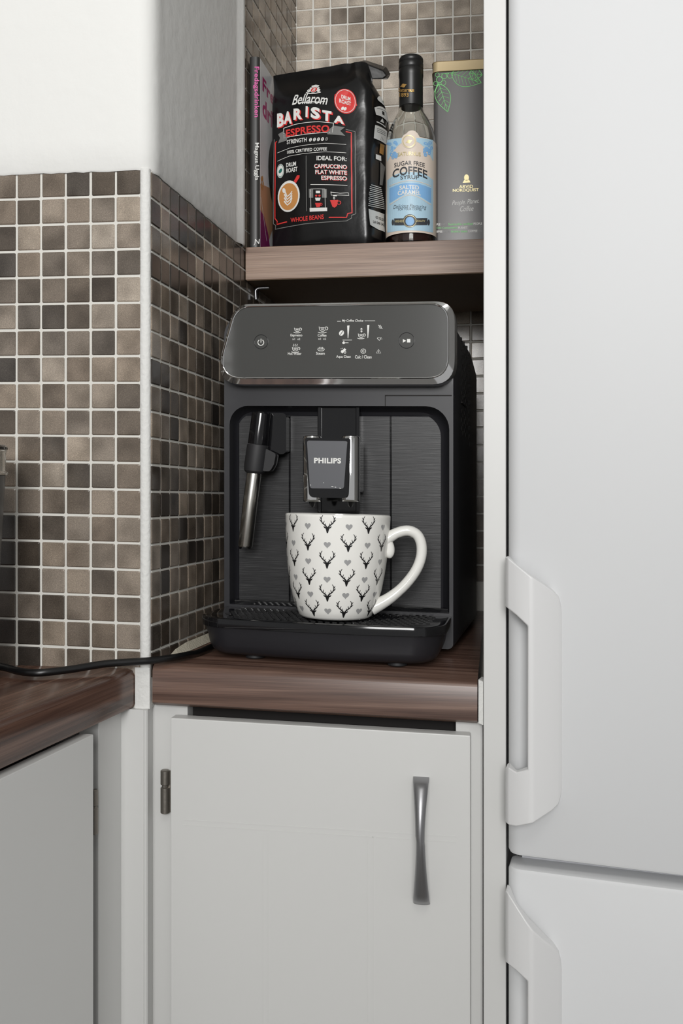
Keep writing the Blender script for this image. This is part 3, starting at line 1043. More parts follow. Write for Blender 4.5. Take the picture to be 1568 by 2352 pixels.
# steam wand with its holder and lever
VWd = -.012
wd_ = build('wand_holder', prism(round_poly([FM.inv(x, y, -.004) for x, y in ((618, 953), (654, 953), (654, 1039), (612, 1039))], .003, 4), lambda a, b, d: FM.p(a, d, b), -.006, .019), M['black_gloss'], cm, bevel=(.002, 2, .8), smooth=0.5)
pt = lambda x, y: FM.px(x, y, VWd)
build('wand_sleeve', tube([pt(600.2, 947), pt(600, 950), pt(598, 966), pt(592.4, 1018), pt(592, 1021)], [.0085, .0098, .0101, .0107, .0107], 24), M['black_gloss'], wd_, smooth=0.6)['label'] = 'gloss black wand sleeve'
build('wand_grip', tube([pt(591.8, 1022), pt(591.4, 1026), pt(585, 1072), pt(584, 1082), pt(583.5, 1087)], [.0109, .0113, .0114, .0108, .0085], 24), M['rubber'], wd_, smooth=0.6)
build('wand_tube', tube([pt(583.5, 1084), pt(583, 1090), pt(575, 1150), pt(563.5, 1252), pt(563, 1256)], [.0074, .0078, .0078, .0077, .0070], 24), M['steel'], wd_, smooth=0.6)['label'] = 'brushed steel steam tube'
build('wand_nozzle', join(*[tube([pt(563 + d, 1254), pt(562.3 + d, 1261)], [.0022, .0012], 10) for d in (-11, 9)]), M['black_gloss'], wd_, smooth=0.6)
lv = [(610, 1032), (634, 1044), (630, 1066), (622, 1080), (606, 1080)]
build('wand_lever', prism(round_poly([FM.inv(x, y, -.010) for x, y in lv], .0028, 4), lambda a, b, d: FM.p(a, d, b), -.016, -.004), M['rubber'], wd_, bevel=(.0012, 2, .8), smooth=0.5)

# drip tray
def tray_loop(w_, g_, front=-.1075, back=.012):
    hu = .1215 - g_
    pts = [(-hu + .001, back), (hu - .001, back)]
    r = .034 - g_ * .6
    f0 = front + g_
    for k in range(11):
        a = PI / 2 * k / 10
        pts.append((hu - r + r * math.cos(a), f0 + .006 + r - r * math.sin(a)))
    for k in range(1, 8):
        s = k / 8
        pts.append((hu - r - (2 * hu - 2 * r) * s, f0 + .006 - .006 * math.sin(PI * s)))
    for k in range(11):
        a = PI / 2 * k / 10
        pts.append((-hu + r - r * math.sin(a), f0 + .006 + r - r * math.cos(a)))
    return [FM.p(u, v, w_) for u, v in pts]


tr = build('drip_tray', loft([tray_loop(q, g_) for q, g_ in ((.0035, .020), (.0042, .0145), (.008, .0095), (.014, .007), (.022, .0055), (.0310, .003), (.0320, .0045))]), M['black_plastic'], cm, smooth=0.6)
build('tray_lip', loft([tray_loop(q, g_) for q, g_ in ((.0313, .0028), (.0315, .0004), (.0382, 0), (.0399, .0006), (.0405, .0022), (.0399, .009))]), M['black_gloss'], tr, smooth=0.5)
g = []
for i in range(30):
    for j in range(11):
        u = -.100 + .0069 * i + (.0034 if j % 2 else 0)
        v = -.090 + .0084 * j
        if abs(u) > .092 and v < -.070 or u > .106:
            continue
        g.append(loft([[FM.p(u + a, v + b, q) for a, b in ((-s_ * .0027, -s_ * .0021), (s_ * .0027, -s_ * .0021), (s_ * .0027, s_ * .0021), (-s_ * .0027, s_ * .0021))] for q, s_ in ((.0392, 1), (.0406, .7))]))
o = build('drip_grid', join(*g), M['black_gloss'], tr)
o['kind'] = 'stuff'
build('rear_rail', FM.box(-.113, .117, .004, .0185, .0405, .047), M['black_gloss'], cm, bevel=(.001, 2))
for x, y in ((-.066, -.075), (.075, -.075), (-.09, .28), (.09, .28)):
    build('foot', loft([[FM.p(x + r * math.cos(2 * PI * k / 16), y + r * math.sin(2 * PI * k / 16), q) for k in range(16)] for r, q in ((.009, .0002), (.0095, .001), (.0085, .0065))]), M['rubber'], cm, smooth=0.6)
# power cord from behind the tray along the post onto the left worktop
cp = [(-.128, .985, .9100), (-.140, .945, .9095), (-.155, .913, .9090)]
def at(x, y, Y):
    return Vector(((x - CX) / F * Y, Y, CZ + (HY - y) / F * Y))
cp = [FM.p(-.100, .055, .012), FM.p(-.112, .015, .0085)] + [at(x, y, Y) for x, y, Y in ((463, 1496, .975), (430, 1504, .945), (395, 1511, .921), (350, 1517, .905), (315, 1519.5, .899), (240, 1525, .888), (165, 1537, .874), (95, 1545, .862), (50, 1543, .866), (15, 1534, .878), (-30, 1524, .893))]
build('power_cord', tube(smooth_path(cp, 6), .0034, 12), M['cable'], cm, smooth=0.9)['label'] = 'black cable running over the worktops'

# ------------------------------------------------------------------ mug
MC = Vector((-.0060, .9655))
zm0 = .9435
mug = empty('mug', (MC.x, MC.y, zm0), 'white china mug with deer heads and grey hearts under the spout', 'mug')
TILT = .026


def mt(v):
    d = v - Vector((MC.x, MC.y, zm0))
    return Vector((MC.x + d.x * math.cos(TILT) + d.z * math.sin(TILT), v.y, zm0 + d.z * math.cos(TILT) - d.x * math.sin(TILT)))


HP = [(.030, 0), (.0335, .0006), (.0362, .0028), (.0385, .008), (.0416, .016), (.0450, .028), (.0474, .042), (.0492, .056), (.0505, .072), (.0514, .086), (.0518, .0985), (.0518, .1000)]


def mug_r(h):
    for (r0, h0), (r1, h1) in zip(HP, HP[1:]):
        if h0 <= h <= h1:
            return r0 + (r1 - r0) * (h - h0) / (h1 - h0)
    return HP[-1][0]


prof = [(r, zm0 + h) for r, h in HP] + [(.0510, zm0 + .1010), (.0500, zm0 + .1004), (.0490, zm0 + .088), (.0465, zm0 + .05), (.040, zm0 + .018), (.030, zm0 + .008), (.006, zm0 + .006)]
body = build('body', lathe(prof, MC, 72, mt), M['ceramic'], mug, smooth=0.8)
MY = .958
hp = [at(x, y, MY) for x, y in ((878, 1246), (895, 1233), (915, 1222.5), (938, 1219), (958, 1229), (967.5, 1252), (966, 1282), (953, 1313), (928, 1345), (898, 1371), (872, 1387), (852, 1397))]
build('handle', tube(smooth_path(hp, 5), [.0052 + .0012 * max(0, 1 - i / 9) + .0022 * max(0, (i - 42) / 13) for i in range(56)], 16, 1.15), M['ceramic'], mug, smooth=1.0)
build('thumb_rest', tube(smooth_path([at(x, y, MY) for x, y in ((883, 1238), (891, 1250), (894, 1262), (892, 1272), (886, 1277))], 4), [.0052] * 12 + [.005, .0048, .004, .003, .002], 14), M['ceramic'], mug, smooth=1.0)
S = Sheet()
DK, HK = ('deer', 0), ('heart', 0)


def deer(cx, cy, k):
    for s_ in (-1, 1):
        S.stroke(DK, [(cx + s_ * 1.2 * k, cy + .5 * k), (cx + s_ * 4.0 * k, cy - 2.0 * k), (cx + s_ * 7.4 * k, cy - 5.0 * k), (cx + s_ * 9.0 * k, cy - 9.0 * k), (cx + s_ * 8.6 * k, cy - 13.0 * k), (cx + s_ * 6.8 * k, cy - 16.0 * k)], (1.9 * k, .8 * k), 50)
        for (bx, by, ex, ey) in ((3.4, -1.4, 2.6, -4.4), (6.2, -3.8, 4.6, -8.0), (8.6, -6.8, 11.2, -10.2), (8.9, -10.5, 10.6, -14.0)):
            S.stroke(DK, [(cx + s_ * bx * k, cy + by * k), (cx + s_ * (bx * .35 + ex * .65) * k, cy + (by + ey) / 2 * k), (cx + s_ * ex * k, cy + ey * k)], (1.4 * k, .6 * k), 50)
        S.poly(DK, [(cx + s_ * 1.4 * k, cy + 1.6 * k), (cx + s_ * 5.8 * k, cy - .6 * k), (cx + s_ * 4.6 * k, cy + 2.2 * k), (cx + s_ * 2.2 * k, cy + 3.4 * k)])
    S.poly(DK, [(cx - 2.6 * k, cy + .6 * k), (cx + 2.6 * k, cy + .6 * k), (cx + 2.6 * k, cy + 3.2 * k), (cx + 1.2 * k, cy + 8.2 * k), (cx + .7 * k, cy + 9.8 * k), (cx - .7 * k, cy + 9.8 * k), (cx - 1.2 * k, cy + 8.2 * k), (cx - 2.6 * k, cy + 3.2 * k)])


def heart(cx, cy, k):
    pts = []
    for i in range(20):
        t = 2 * PI * i / 20
        pts.append((cx + k * 16 * math.sin(t) ** 3 / 16, cy - k * (13 * math.cos(t) - 5 * math.cos(2 * t) - 2 * math.cos(3 * t) - math.cos(4 * t)) / 16))
    S.poly(HK, pts)


A0 = -PI / 2                                   # the side towards the camera
ROWS = [.0902, .0731, .0569, .0404, .0254, .0099]
for r, h in enumerate(ROWS):
    for k in range(8):
        ang = math.radians((-10.5 if r % 2 == 0 else 12) + 45 * k)
        R = mug_r(h)
        dk = .00074
        # sheet x: arc angle scaled by 1000, y: height in mm downwards
        n0 = len(S.b.get(DK, ([], []))[0])
        if not (math.radians(62) < ((ang + PI) % (2 * PI) - PI) < math.radians(118)):
            deer(0, 0, 1)
            V_ = S.b[DK][0]
            for i in range(n0, len(V_)):
                x, y = V_[i]
                V_[i] = (ang + x * .00069 / R, h - y * .00064)
        a2 = ang + math.radians(22.5)
        if not (math.radians(75) < ((a2 + PI) % (2 * PI) - PI) < math.radians(110)):
            n0 = len(S.b.get(HK, ([], []))[0])
            heart(0, 0, 1)
            V_ = S.b[HK][0]
            for i in range(n0, len(V_)):
                x, y = V_[i]
                V_[i] = (a2 + x * .0034 / R, h - y * .0034)


def mug_map(a, h, layer):
    r = mug_r(min(max(h, .001), .1)) + .00022
    return mt(Vector((MC.x + r * math.cos(A0 + a), MC.y + r * math.sin(A0 + a), zm0 + h)))


S.flush(mug_map, M, mug, {'deer': 'deer_print', 'heart': 'heart_print'}, {'deer': 'black deer head pattern', 'heart': 'small grey hearts'})

# ------------------------------------------------------------------ book
FK = Frame((-.1143, 1.2145, 1.369), (.995, -.10, 0), (.2022, .98, 0))
bk = empty('book', FK.p(.006, .08, 0), 'thin cocktail book with dark spine standing against the side tiles', 'book')
ub_, wb_ = FK.inv(600, 131, 0)
BH = FK.inv(590, 131, 0)[1]
build('spine', prism(rrect(0, .0125, -.0015, .012, (.004, .004, .001, .001), 4), lambda a, b, d: FK.p(a, b, d), 0, BH), M['book_spine'], bk, smooth=0.5)
build('front_cover', FK.box(.0108, .0126, .004, .15, 0, BH), M['book_cover'], bk)
build('back_cover', FK.box(0, .0016, .004, .15, 0, BH), M['book_spine'], bk)
build('pages', FK.box(.0018, .0106, .006, .147, .003, BH - .003), M['paper'], bk)
S = Sheet()
S.text(('pink_ink', 1), 'Fredagsdrinken', 581, 153, 595, 269, .012, rot=True)
S.text(('white_ink', 1), 'Magnus Uggla', 583, 328, 594.5, 414, .012, rot=True)
S.text(('white_ink', 1), 'N', 584.5, 549, 596, 560, .0, .1)
S.stroke(('white_ink', 1), [(585, 560), (583, 563.5)], 1.2)
S.flush(lambda x, y, l: FK.px(x, y, -.00185), M, bk, {'pink_ink': 'lettering', 'white_ink': 'lettering'}, {'pink_ink': 'pink title', 'white_ink': 'white author name'})
# cover print: laid out on the cover plane (a = depth into the shelf, b = height)
S = Sheet()
K1 = ('magenta_ink', 1)
S.text(K1, 'Fredags', .014, -(BH - .018), .140, -(BH - .041), .03)
S.text(K1, 'drinken', .014, -(BH - .044), .140, -(BH - .067), .03)
S.poly(('skin_ink', 1), [(.004, -.082), (.055, -.092), (.08, -.06), (.05, -.03), (.030, -.005), (.004, -.05)])
S.poly(('purple_ink', 2), [(.004, -.050), (.020, -.046), (.040, -.028), (.055, 0), (.004, 0)])
S.poly(('purple_ink', 2), [(.055, 0), (.07, -.03), (.149, -.055), (.149, 0)])
S.ell(('black_ink', 1), .085, -.115, .045, .05, 0)
for q in range(5): S.ell(('gold_ink', 3), .012 + .004 * math.cos(q * 1.257), -.086 + .006 * math.sin(q * 1.257), .0028, .0034, 0, 10)
S.stroke(('white_ink', 3), [(.006, -.066), (.032, -.018)], .0012, .02)
S.flush(lambda a, b, l: FK.p(.0126 + .00012 * l, a, -b), M, bk, {c: 'cover_print' for c in M})

# ------------------------------------------------------------------ coffee bag
GW, GD, GH = .1365, .070, .2420
FG = Frame((-.0905, 1.252, 1.3692), (.9187, -.3948, 0), (.3948, .9187, 0))
bag = empty('coffee_bag', FG.p(GW / 2, GD / 2, 0), 'black foil bag of coffee beans with folded top on the shelf', 'bag')


def sst(a, b, x):
    t = max(0, min(1, (x - a) / (b - a)))
    return t * t * (3 - 2 * t)


def deform(u, v, q):
    """pillow shape, squeezed and leaning top, creases"""
    t = q / GH
    s = u / GW
    fill = math.sin(PI * min(1, max(0, t * .93 + .05))) ** .55
    fb = .010 * math.sin(PI * min(1, max(0, s))) ** .8 * fill
    dv = -fb * (1 - v / GD) + .006 * fill * (v / GD)
    du = .003 * math.sin(PI * min(1, max(0, v / GD))) * fill * max(0, 2 * s - 1)
    sq = sst(.80, 1.0, t)
    v2 = v + (GD * .34 - v) * sq * .82
    tuck = sst(.05, 0, t)                         # the base is tucked in
    u2 = u + du + (GW / 2 - u) * .04 * tuck
    v2 = v2 + dv * (1 - sq) + (GD / 2 - v2) * .10 * tuck
    u2 -= (v2 - v) * .43 * sq * (1 - .4 * s)
    u2 -= .016 * sst(.65, 1, s) * sst(.78, 1, t)
    top = -.002 - .003 * s - .022 * sst(.25, 1, v / GD) * sst(.72, 1.0, s)
    q2 = q + top * sst(.55, 1, t)
    p = Vector((u * 11, v * 11, q * 11))
    amp = .0009 + .0075 * sst(.62, .95, t) * sst(.55, .95, s) + .0022 * sst(.8, 1.0, s)
    nz = noise.noise(p * 1.5 + Vector((3, 1, 7))) - .9 * abs(noise.noise(p * 2.3)) + .25
    u2 += nz * amp * .6 * sst(.7, 1, s)
    v2 += nz * amp * (1 - v / GD)
    return FG.p(u2, v2, q2)


def bag_loop(q):
    base = rrect(0, GW, 0, GD, (.006, .008, .012, .010), 5)
    out = []
    N = len(base)
    for i in range(N):
        a, b = Vector(base[i]), Vector(base[(i + 1) % N])
        k = max(1, int((b - a).length / .006))
        for j in range(k):
            c = a + (b - a) * j / k
            out.append(deform(c.x, c.y, q))
    return out


lv = [GH * (k / 46) for k in range(47)]
bagbody = build('pouch', loft([bag_loop(q) for q in lv]), M['bag'], bag, smooth=0.9)
# folded-over end of the pouch at its upper right
fold = [[(783, 155), (836, 141), (884, 157), (894, 172), (886, 181), (860, 174), (822, 168)],
        [(786, 152), (838, 138), (887, 154), (897, 171), (889, 183), (862, 180), (820, 176)],
        [(796, 156), (840, 146), (880, 162), (888, 173), (880, 181), (856, 182), (822, 184)]]
loops = []
for Y, L_ in ((1.264, fold[0]), (1.244, fold[1]), (1.229, fold[2])):
    loops.append([at(x, y, Y) for x, y in L_])
build('folded_top', loft(loops), M['bag'], bag, smooth=0.35, bevel=(.0015, 2, .4))
S = Sheet()
Wt, Rd, Bk, Gy = ('white_ink', 2), ('red_ink', 1), ('black_ink', 3), ('grey_ink', 2)
slp = -.09


def arch(cx, k, base):
    return lambda x, y: (x, y + k * ((x - cx) / 80) ** 2)


# crest
S.poly(Wt, [(711, 192), (709.5, 186), (714, 188.5), (718.5, 182.5), (723, 188), (728, 185.5), (727, 191.5)])
for q, e in ((-1, 719), (1, 719)):
    S.ell(Wt, e + q * 9.5, 195, 2.4, 3.2); S.stroke(Wt, [(e + q * 12, 198), (e + q * 15, 202), (e + q * 13, 206), (e + q * 17, 209)], 2.2, 4)
S.stroke(Wt, [(702, 209), (712, 211.5), (726, 211), (737, 208)], 2.4, 4)
S.ell(Wt, 709, 203, 2.8, 5.2, .2); S.ell(Wt, 729.5, 202.5, 2.8, 5.2, -.2); S.ell(Wt, 719, 200, 8.6, 9, 0, 24, .86)
S.ell(('red_ink', 3), 719, 200, 7.2, 7.6); S.text(('white_ink', 4), 'B', 715.5, 195.5, 722.5, 205, .02, .2)
# scripted brand line
S.text(Wt, 'Bellarom', 671, 212.5, 754, 238, .012, .35, slope=-.0, warp=lambda x, y: (x, y + .0016 * (x - 705) ** 2 - .02 * (x - 671)))
S.stroke(Wt, [(690, 234), (720, 232), (735, 233), (748, 232)], 1.3)
S.stroke(Wt, [(693, 234.5), (712, 236), (735, 235), (744, 231)], 1.0)
# BARISTA, letter by letter on an arch, with a red drop shadow
for ch_, x0, x1, y0, y1, ro in (('B', 634, 651, 257, 290, 0), ('A', 651, 671, 254, 284, 0), ('R', 675, 696, 248, 275, 0), ('I', 704, 709, 243, 270, 0), ('S', 716, 737, 246, 274, 0), ('T', 742, 763, 254, 279, 0), ('A', 768, 791, 266, 284, 0)):
    sk = {'B': -.10, 'R': -.06}.get(ch_, 0.0) if x0 < 700 else .16
    w_ = lambda x, y, sk=sk, xm=(x0 + x1) / 2: (x + (.10 if sk <= 0 else -.06) * (y - 270) * -.0, y + sk * (x - xm))
    S.text(Wt, ch_, x0, y0, x1, y1, .05, warp=w_)
    S.text(Rd, ch_, x0 + 2.6, y0 + 2.2, x1 + 3, y1 + 2.6, .05, warp=w_)
# ribbon
S.stroke(Wt, [(651, 294), (680, 286), (705, 283), (735, 281), (768, 284)], 1.3)
S.stroke(Wt, [(651, 294), (652, 317), (680, 313), (708, 310), (740, 307.5), (766, 306), (768, 284)], 1.3)
S.poly(Gy, [(637, 307), (650, 301), (651, 315), (661, 313), (659, 323), (637, 328), (642, 316)])
S.poly(Gy, [(768, 290), (793, 293), (783, 302), (794, 313), (755, 311), (753, 305), (767, 306)])
S.text(('red_ink', 3), 'ESPRESSO', 657, 290.5, 759, 308, .03, warp=lambda x, y: (x, y + (-.13 if x < 715 else -.04) * (x - 715) - (0)))
# rules, strength line and the rest of the copy
S.text(Wt, 'STRENGTH', 659, 322, 707, 332, .02, slope=-.09)
for k in range(5):
    S.ell(Wt if k < 4 else Gy, 716 + 9.3 * k, 323.5 - .35 * k, 3.1, 4.6, .35, 14)
    S.stroke(Bk, [(714.8 + 9.3 * k, 327 - .35 * k), (717.2 + 9.3 * k, 320 - .35 * k)], .9)
S.stroke(Wt, [(635, 350), (665, 341), (700, 336), (750, 332), (796, 333)], .9)
S.text(Wt, '100% CERTIFIED COFFEE', 659.5, 343.5, 754, 351, .018, warp=lambda x, y: (x, y + 3 - .085 * (x - 659) + .00028 * (x - 659) ** 2))
S.stroke(Wt, [(635, 369), (665, 359), (700, 355), (750, 351.5), (796, 352)], .9)
S.stroke(Gy, [(706, 360), (706, 486)], 1.5)
S.text(Wt, 'IDEAL FOR:', 730.5, 361, 797, 371, .02, slope=0)
for k, (t, a) in enumerate((('CAPPUCCINO', 725), ('FLAT WHITE', 727.5), ('ESPRESSO', 741))):
    S.text(Wt, t, a, 379.5 + 13.2 * k, 797, 389 + 13.2 * k, .022, slope=0)
    S.text(Rd, t, a + .9, 380.4 + 13.2 * k, 797.9, 390 + 13.2 * k, .022, slope=0)
S.stroke(Wt, [(716, 426), (798, 426.5)], 1.2)
S.ell(Wt, 643, 392, 9, 16, .05); S.ell(('teal_ink', 3), 643, 392, 3.6, 6, .6); S.ell(('teal_ink', 3), 643, 392, 8, 14.6, .05, 28, .9)
S.text(Wt, 'DRUM', 657.5, 375, 681.5, 385, .02, slope=-.12)
S.text(Wt, 'ROAST', 657.5, 387.5, 685, 398, .02, slope=-.12)
S.poly(Rd, [(676, 417), (684, 404), (690, 404), (690, 409), (681, 422)]); S.ell(('white_ink', 1), 663, 451, 27, 36, .12)
S.ell(('crema', 3), 663, 452, 23.5, 31, .12)
for k in range(4):
    S.stroke(('white_ink', 4), [(653 - k * .2, 438 + 8 * k), (660, 452 + 6.5 * k), (668, 446 + 6.5 * k), (672, 440 + 5 * k)], (3.6, 2), 6)
S.ell(('white_ink', 4), 652, 438, 4, 6, -.2)
# little espresso machine and portafilter
for q in ([(712, 436), (722, 436), (722, 456), (712, 456)], [(742, 436), (753, 436), (753, 456), (742, 456)], [(713, 479), (753, 478), (753, 486), (713, 487.5)], [(728, 440), (738, 440), (738, 446), (728, 446)], [(726, 456), (739, 456), (737, 463), (728, 463)]): S.poly(Gy if q[0][1] == 436 else Wt, q)
S.stroke(Wt, [(716, 437), (716, 480)], .9); S.stroke(Wt, [(749, 437), (749, 479)], .9); S.stroke(Wt, [(716, 436), (749, 436)], 1)
S.ell(('red_ink', 3), 729, 451.5, 2.6, 2.4); S.ell(('red_ink', 3), 736.5, 451.5, 2.6, 2.4)
S.poly(('red_ink', 3), [(726, 468), (740, 468), (737, 477), (729, 477.5)])
S.ell(('red_ink', 3), 740, 471, 3, 3, 0, 14, .6); S.stroke(Wt, [(729, 473), (737, 470)], 1.4)
S.stroke(Wt, [(762, 442), (763, 450), (781, 449), (801, 449), (800, 443), (782, 445), (762, 443)], 1.3); S.stroke(Wt, [(767, 451), (775, 451)], 2)
S.ell(Wt, 769, 456.5, 2, 3, 0, 14, .5)
S.poly(('red_ink', 3), [(760, 461), (778, 460), (775, 474), (770, 478), (765, 476)]); S.ell(('red_ink', 3), 779.5, 466.5, 5, 4.6, -.3, 16, .66)
# red and white frame
S.stroke(Rd, [(633, 323), (630, 326), (629, 400), (628, 500), (634, 507), (633, 514), (658, 509)], 2.6)
S.stroke(Rd, [(795, 303), (807, 305), (807, 400), (807, 488), (798, 490), (795, 499), (756, 500)], 2.6)
S.stroke(Gy, [(627, 318), (624.5, 400), (624, 512), (630, 516), (629, 525), (700, 515), (795, 507), (806, 500), (806, 494), (815, 490), (815, 302), (795, 298)], 1.6)
S.text(('red_ink', 2), 'WHOLE BEANS', 667, 500.5, 745, 511, .02, slope=-.09)
# red seal
S.ell(Rd, 793, 229, 24.5, 31, -.12)
S.poly(Rd, [(769, 214), (774, 210), (776, 225), (768, 226)]); S.poly(Rd, [(814, 222), (819, 238), (812, 243)])
S.ell(('white_ink', 3), 793, 229, 22.5, 28.6, -.12, 30, .955)
S.text(('white_ink', 3), 'DRUM', 784, 214, 804, 223.5, .03, slope=.30, warp=lambda x, y: (x, y - 1))
S.text(('white_ink', 3), 'ROAST', 779.5, 224, 805.5, 234, .03, slope=.28, warp=lambda x, y: (x, y - 1))
S.ell(('white_ink', 3), 787, 247, 3, 4.6, .4, 12); S.ell(('white_ink', 3), 792.5, 248, 3, 4.6, .4, 12)


def bag_front(x, y, layer):
    u, q = FG.inv(x, y, -.006)
    return deform(u, -.00035 - .00012 * layer, q)


S.refine(7)
S.flush(bag_front, M, bag, {'white_ink': 'lettering', 'red_ink': 'red_print', 'grey_ink': 'grey_print', 'black_ink': 'print_detail', 'teal_ink': 'round_emblem', 'crema': 'coffee_picture'})
# marks on the gusset side: x = along the depth (0..1), y = photo rows
S = Sheet()
S.ell(Wt, 882, 221, 17, 10.5, .1); S.ell(('teal_ink', 3), 881, 220, 7, 2.8, -.45); S.ell(('teal_ink', 3), 878, 223, 3, 1.6, .3)
S.poly(Wt, [(860, 243), (868, 238.5), (878, 238), (890, 243), (899, 250), (897, 262), (895, 272), (862, 260)])
S.poly(('black_ink', 3), [(873, 248), (877.5, 249), (877.5, 258), (873, 257)]); S.poly(('black_ink', 3), [(889, 257), (895, 260), (894, 266), (889, 263)])
S.stroke(('dark_ink', 3), [(864, 245), (880, 244), (896, 253)], .8)
S.poly(Wt, [(869, 276), (873, 267), (877, 278)]); S.stroke(Wt, [(863, 277), (880, 286)], 2.4); S.stroke(Wt, [(882, 270), (881, 288)], .8)
S.poly(Wt, [(861, 285), (885, 295), (884, 330), (870, 322), (858, 316)])
for k in range(3): S.stroke(('dark_ink', 3), [(864, 293 + 4 * k), (881, 300 + 4 * k)], .9)
S.stroke(('dark_ink', 3), [(871, 320), (873, 312), (877, 321)], .9, closed=True)
S.poly(('gold_ink', 2), [(870.5, 328), (880, 332), (876, 355), (867.5, 350)])
S.poly(Wt, [(862, 353), (871, 357), (871, 369), (862, 364)])
S.poly(Gy, [(869, 370), (879, 382), (876, 402), (874, 425), (868, 423)])
for k in range(12): S.stroke(Wt, [(855 - .5 * k + (1.6 if k % 3 == 0 else 0), 424 + 4.3 * k), (871 + .9 * k, 430.5 + 4.4 * k)], 1.5)
S.poly(Wt, [(850, 479), (881, 491), (881, 532), (866, 526), (851, 515)])
S.text(('black_ink', 3), '07.02.25', 862, 495, 880, 501, .02, slope=.35); S.text(('black_ink', 3), 'L8 048 342', 857, 505, 880, 511, .02, slope=.35)
FGs = Frame(FG.p(GW, 0, 0), FG.V, -FG.U)


def bag_side(x, y, layer):
    d, q = FGs.inv(x, y, -.003)
    return deform(GW + .0006 + .00015 * layer, d, q)


S.refine(5)
S.flush(bag_side, M, bag, {'white_ink': 'side_label', 'grey_ink': 'side_label', 'black_ink': 'side_print', 'dark_ink': 'side_print', 'gold_ink': 'side_label', 'teal_ink': 'side_print'})

# ------------------------------------------------------------------ syrup bottle
BC = Vector((.0869, 1.225))
zb0 = 1.3692
zy = lambda y: CZ + (HY - y) / F * (BC.y - .016)
bt = empty('syrup_bottle', (BC.x, BC.y, zb0), 'clear glass syrup bottle with blue and cream label and black cap', 'bottle')
RB = .0313
gp = [(.004, zb0 + .004), (.024, zb0 + .0005), (.029, zb0 + .0012), (RB, zb0 + .005), (RB, zy(330)), (RB * .97, zy(310)), (RB * .87, zy(288)), (RB * .70, zy(266)), (.0165, zy(250)), (.0148, zy(238)), (.0142, zy(225)), (.0140, zy(150))]
inn = [(r - .0022 if r > .01 else r, z) for r, z in gp[::-1]]
inn = [(r, max(z, zb0 + .006)) for r, z in inn]
build('glass', lathe(gp + inn, BC, 56), M['glass'], bt, smooth=0.9)
build('syrup', lathe([(.003, zb0 + .0065), (RB - .0034, zb0 + .0068), (RB - .0024, zb0 + .009), (RB - .0024, zb0 + .030), (.003, zb0 + .030)], BC, 40), M['syrup'], bt, smooth=0.9)
RC = .01535
cap = build('cap', lathe([(.004, zy(119)), (.0135, zy(120.5)), (RC - .0003, zy(124)), (RC, zy(130)), (RC - .0008, zy(133)), (RC, zy(136)), (RC, zy(146)), (RC - .0006, zy(148)), (RC, zy(150)), (RC, zy(165)), (RC - .0005, zy(167)), (RC - .0004, zy(236)), (.0142, zy(237))][::-1], BC, 48), M['capsule'], bt, smooth=0.6)


def bottle_map(R):
    def f(x, y, layer):
        dx, dz = (x - CX) / F, (HY - y) / F
        r = R + .00012 * layer
        a, b, c = dx * dx + 1, -2 * (dx * BC.x + BC.y), BC.x ** 2 + BC.y ** 2 - r * r
        d = b * b - 4 * a * c
        t = (-b - math.sqrt(max(d, 0))) / (2 * a)
        return Vector((dx * t, t, CZ + dz * t))
    return f


# label: a paper sleeve around the front with a rounded crest
zl0, zl1 = 1.3692 + .0150, CZ + (HY - 318) / F * (BC.y - .026)
n = 40
lab = []
for i in range(n + 1):
    a = -PI / 2 + math.radians(-104 + 208 * i / n)
    s = math.degrees(a + PI / 2)
    bump = .0078 * max(0, 1 - (abs(s + 2) / 17) ** 2.6) if abs(s + 2) < 17 else 0
    lab.append((a, zl1 + bump))
V = []
for (a, z) in lab:
    V += [Vector((BC.x + (RB + .0003) * math.cos(a), BC.y + (RB + .0003) * math.sin(a), q)) for q in (zl0, zl1 - .004, z)]
Fc = []
for i in range(n):
    for j in range(2):
        Fc.append([3 * i + j, 3 * i + 3 + j, 3 * i + 4 + j, 3 * i + 1 + j])
lb = build('label', (V, Fc), M['label_cream'], bt, smooth=1.0, recalc=False)
S = Sheet()
BL, PB, DKI, GO, CR = ('blue_ink', 2), ('pale_blue', 1), ('dark_ink', 3), ('pale_gold', 4), ('label_cream', 3)
acr = lambda x, y: (x, y + 6.5 * ((x - 942) / 57) ** 2)          # rings on the cylinder seen from below
def band(key, xs):
    S.add(key, [acr(x, y) for x, a, b in xs for y in (a, b)], [[2 * i, 2 * i + 2, 2 * i + 3, 2 * i + 1] for i in range(len(xs) - 1)])
N_ = 24
X_ = [889 + (994.5 - 889) * i / N_ for i in range(N_ + 1)]
band(PB, [(x, 316, 322 + 44 * (abs(x - 942) / 53) ** 2.2) for x in X_])
band(PB, [(x, 395 + 14 * (abs(x - 942) / 53) ** 3, 529) for x in X_])
for sgn in (-1, 1):
    for k in range(16):
        x = 942 + sgn * (30 + 21 * random.random()); y = 322 + 36 * random.random()
        S.ell(BL, x, y + 5, 3 + 3 * random.random(), 2.5 + 2 * random.random(), random.random() * 3, 10, .4)
band(BL, [(x, 424 - 8 * math.cos((x - 942) / 48 * PI / 2) + 4, 448 - 10 * math.cos((x - 942) / 48 * PI / 2) + 10 - 4 * math.cos((x - 942) / 16)) for x in [894 + 4 * i for i in range(25)]])
S.stroke(('label_cream', 3), [acr(x, 452 - 10 * math.cos((x - 942) / 48 * PI / 2) + 10 - 4 * math.cos((x - 942) / 16)) for x in [894 + 4 * i for i in range(25)]], 1.4)
S.stroke(('label_cream', 3), [acr(x, 417 - 8 * math.cos((x - 942) / 48 * PI / 2) + 6) for x in [894 + 4 * i for i in range(25)]], 1.4)
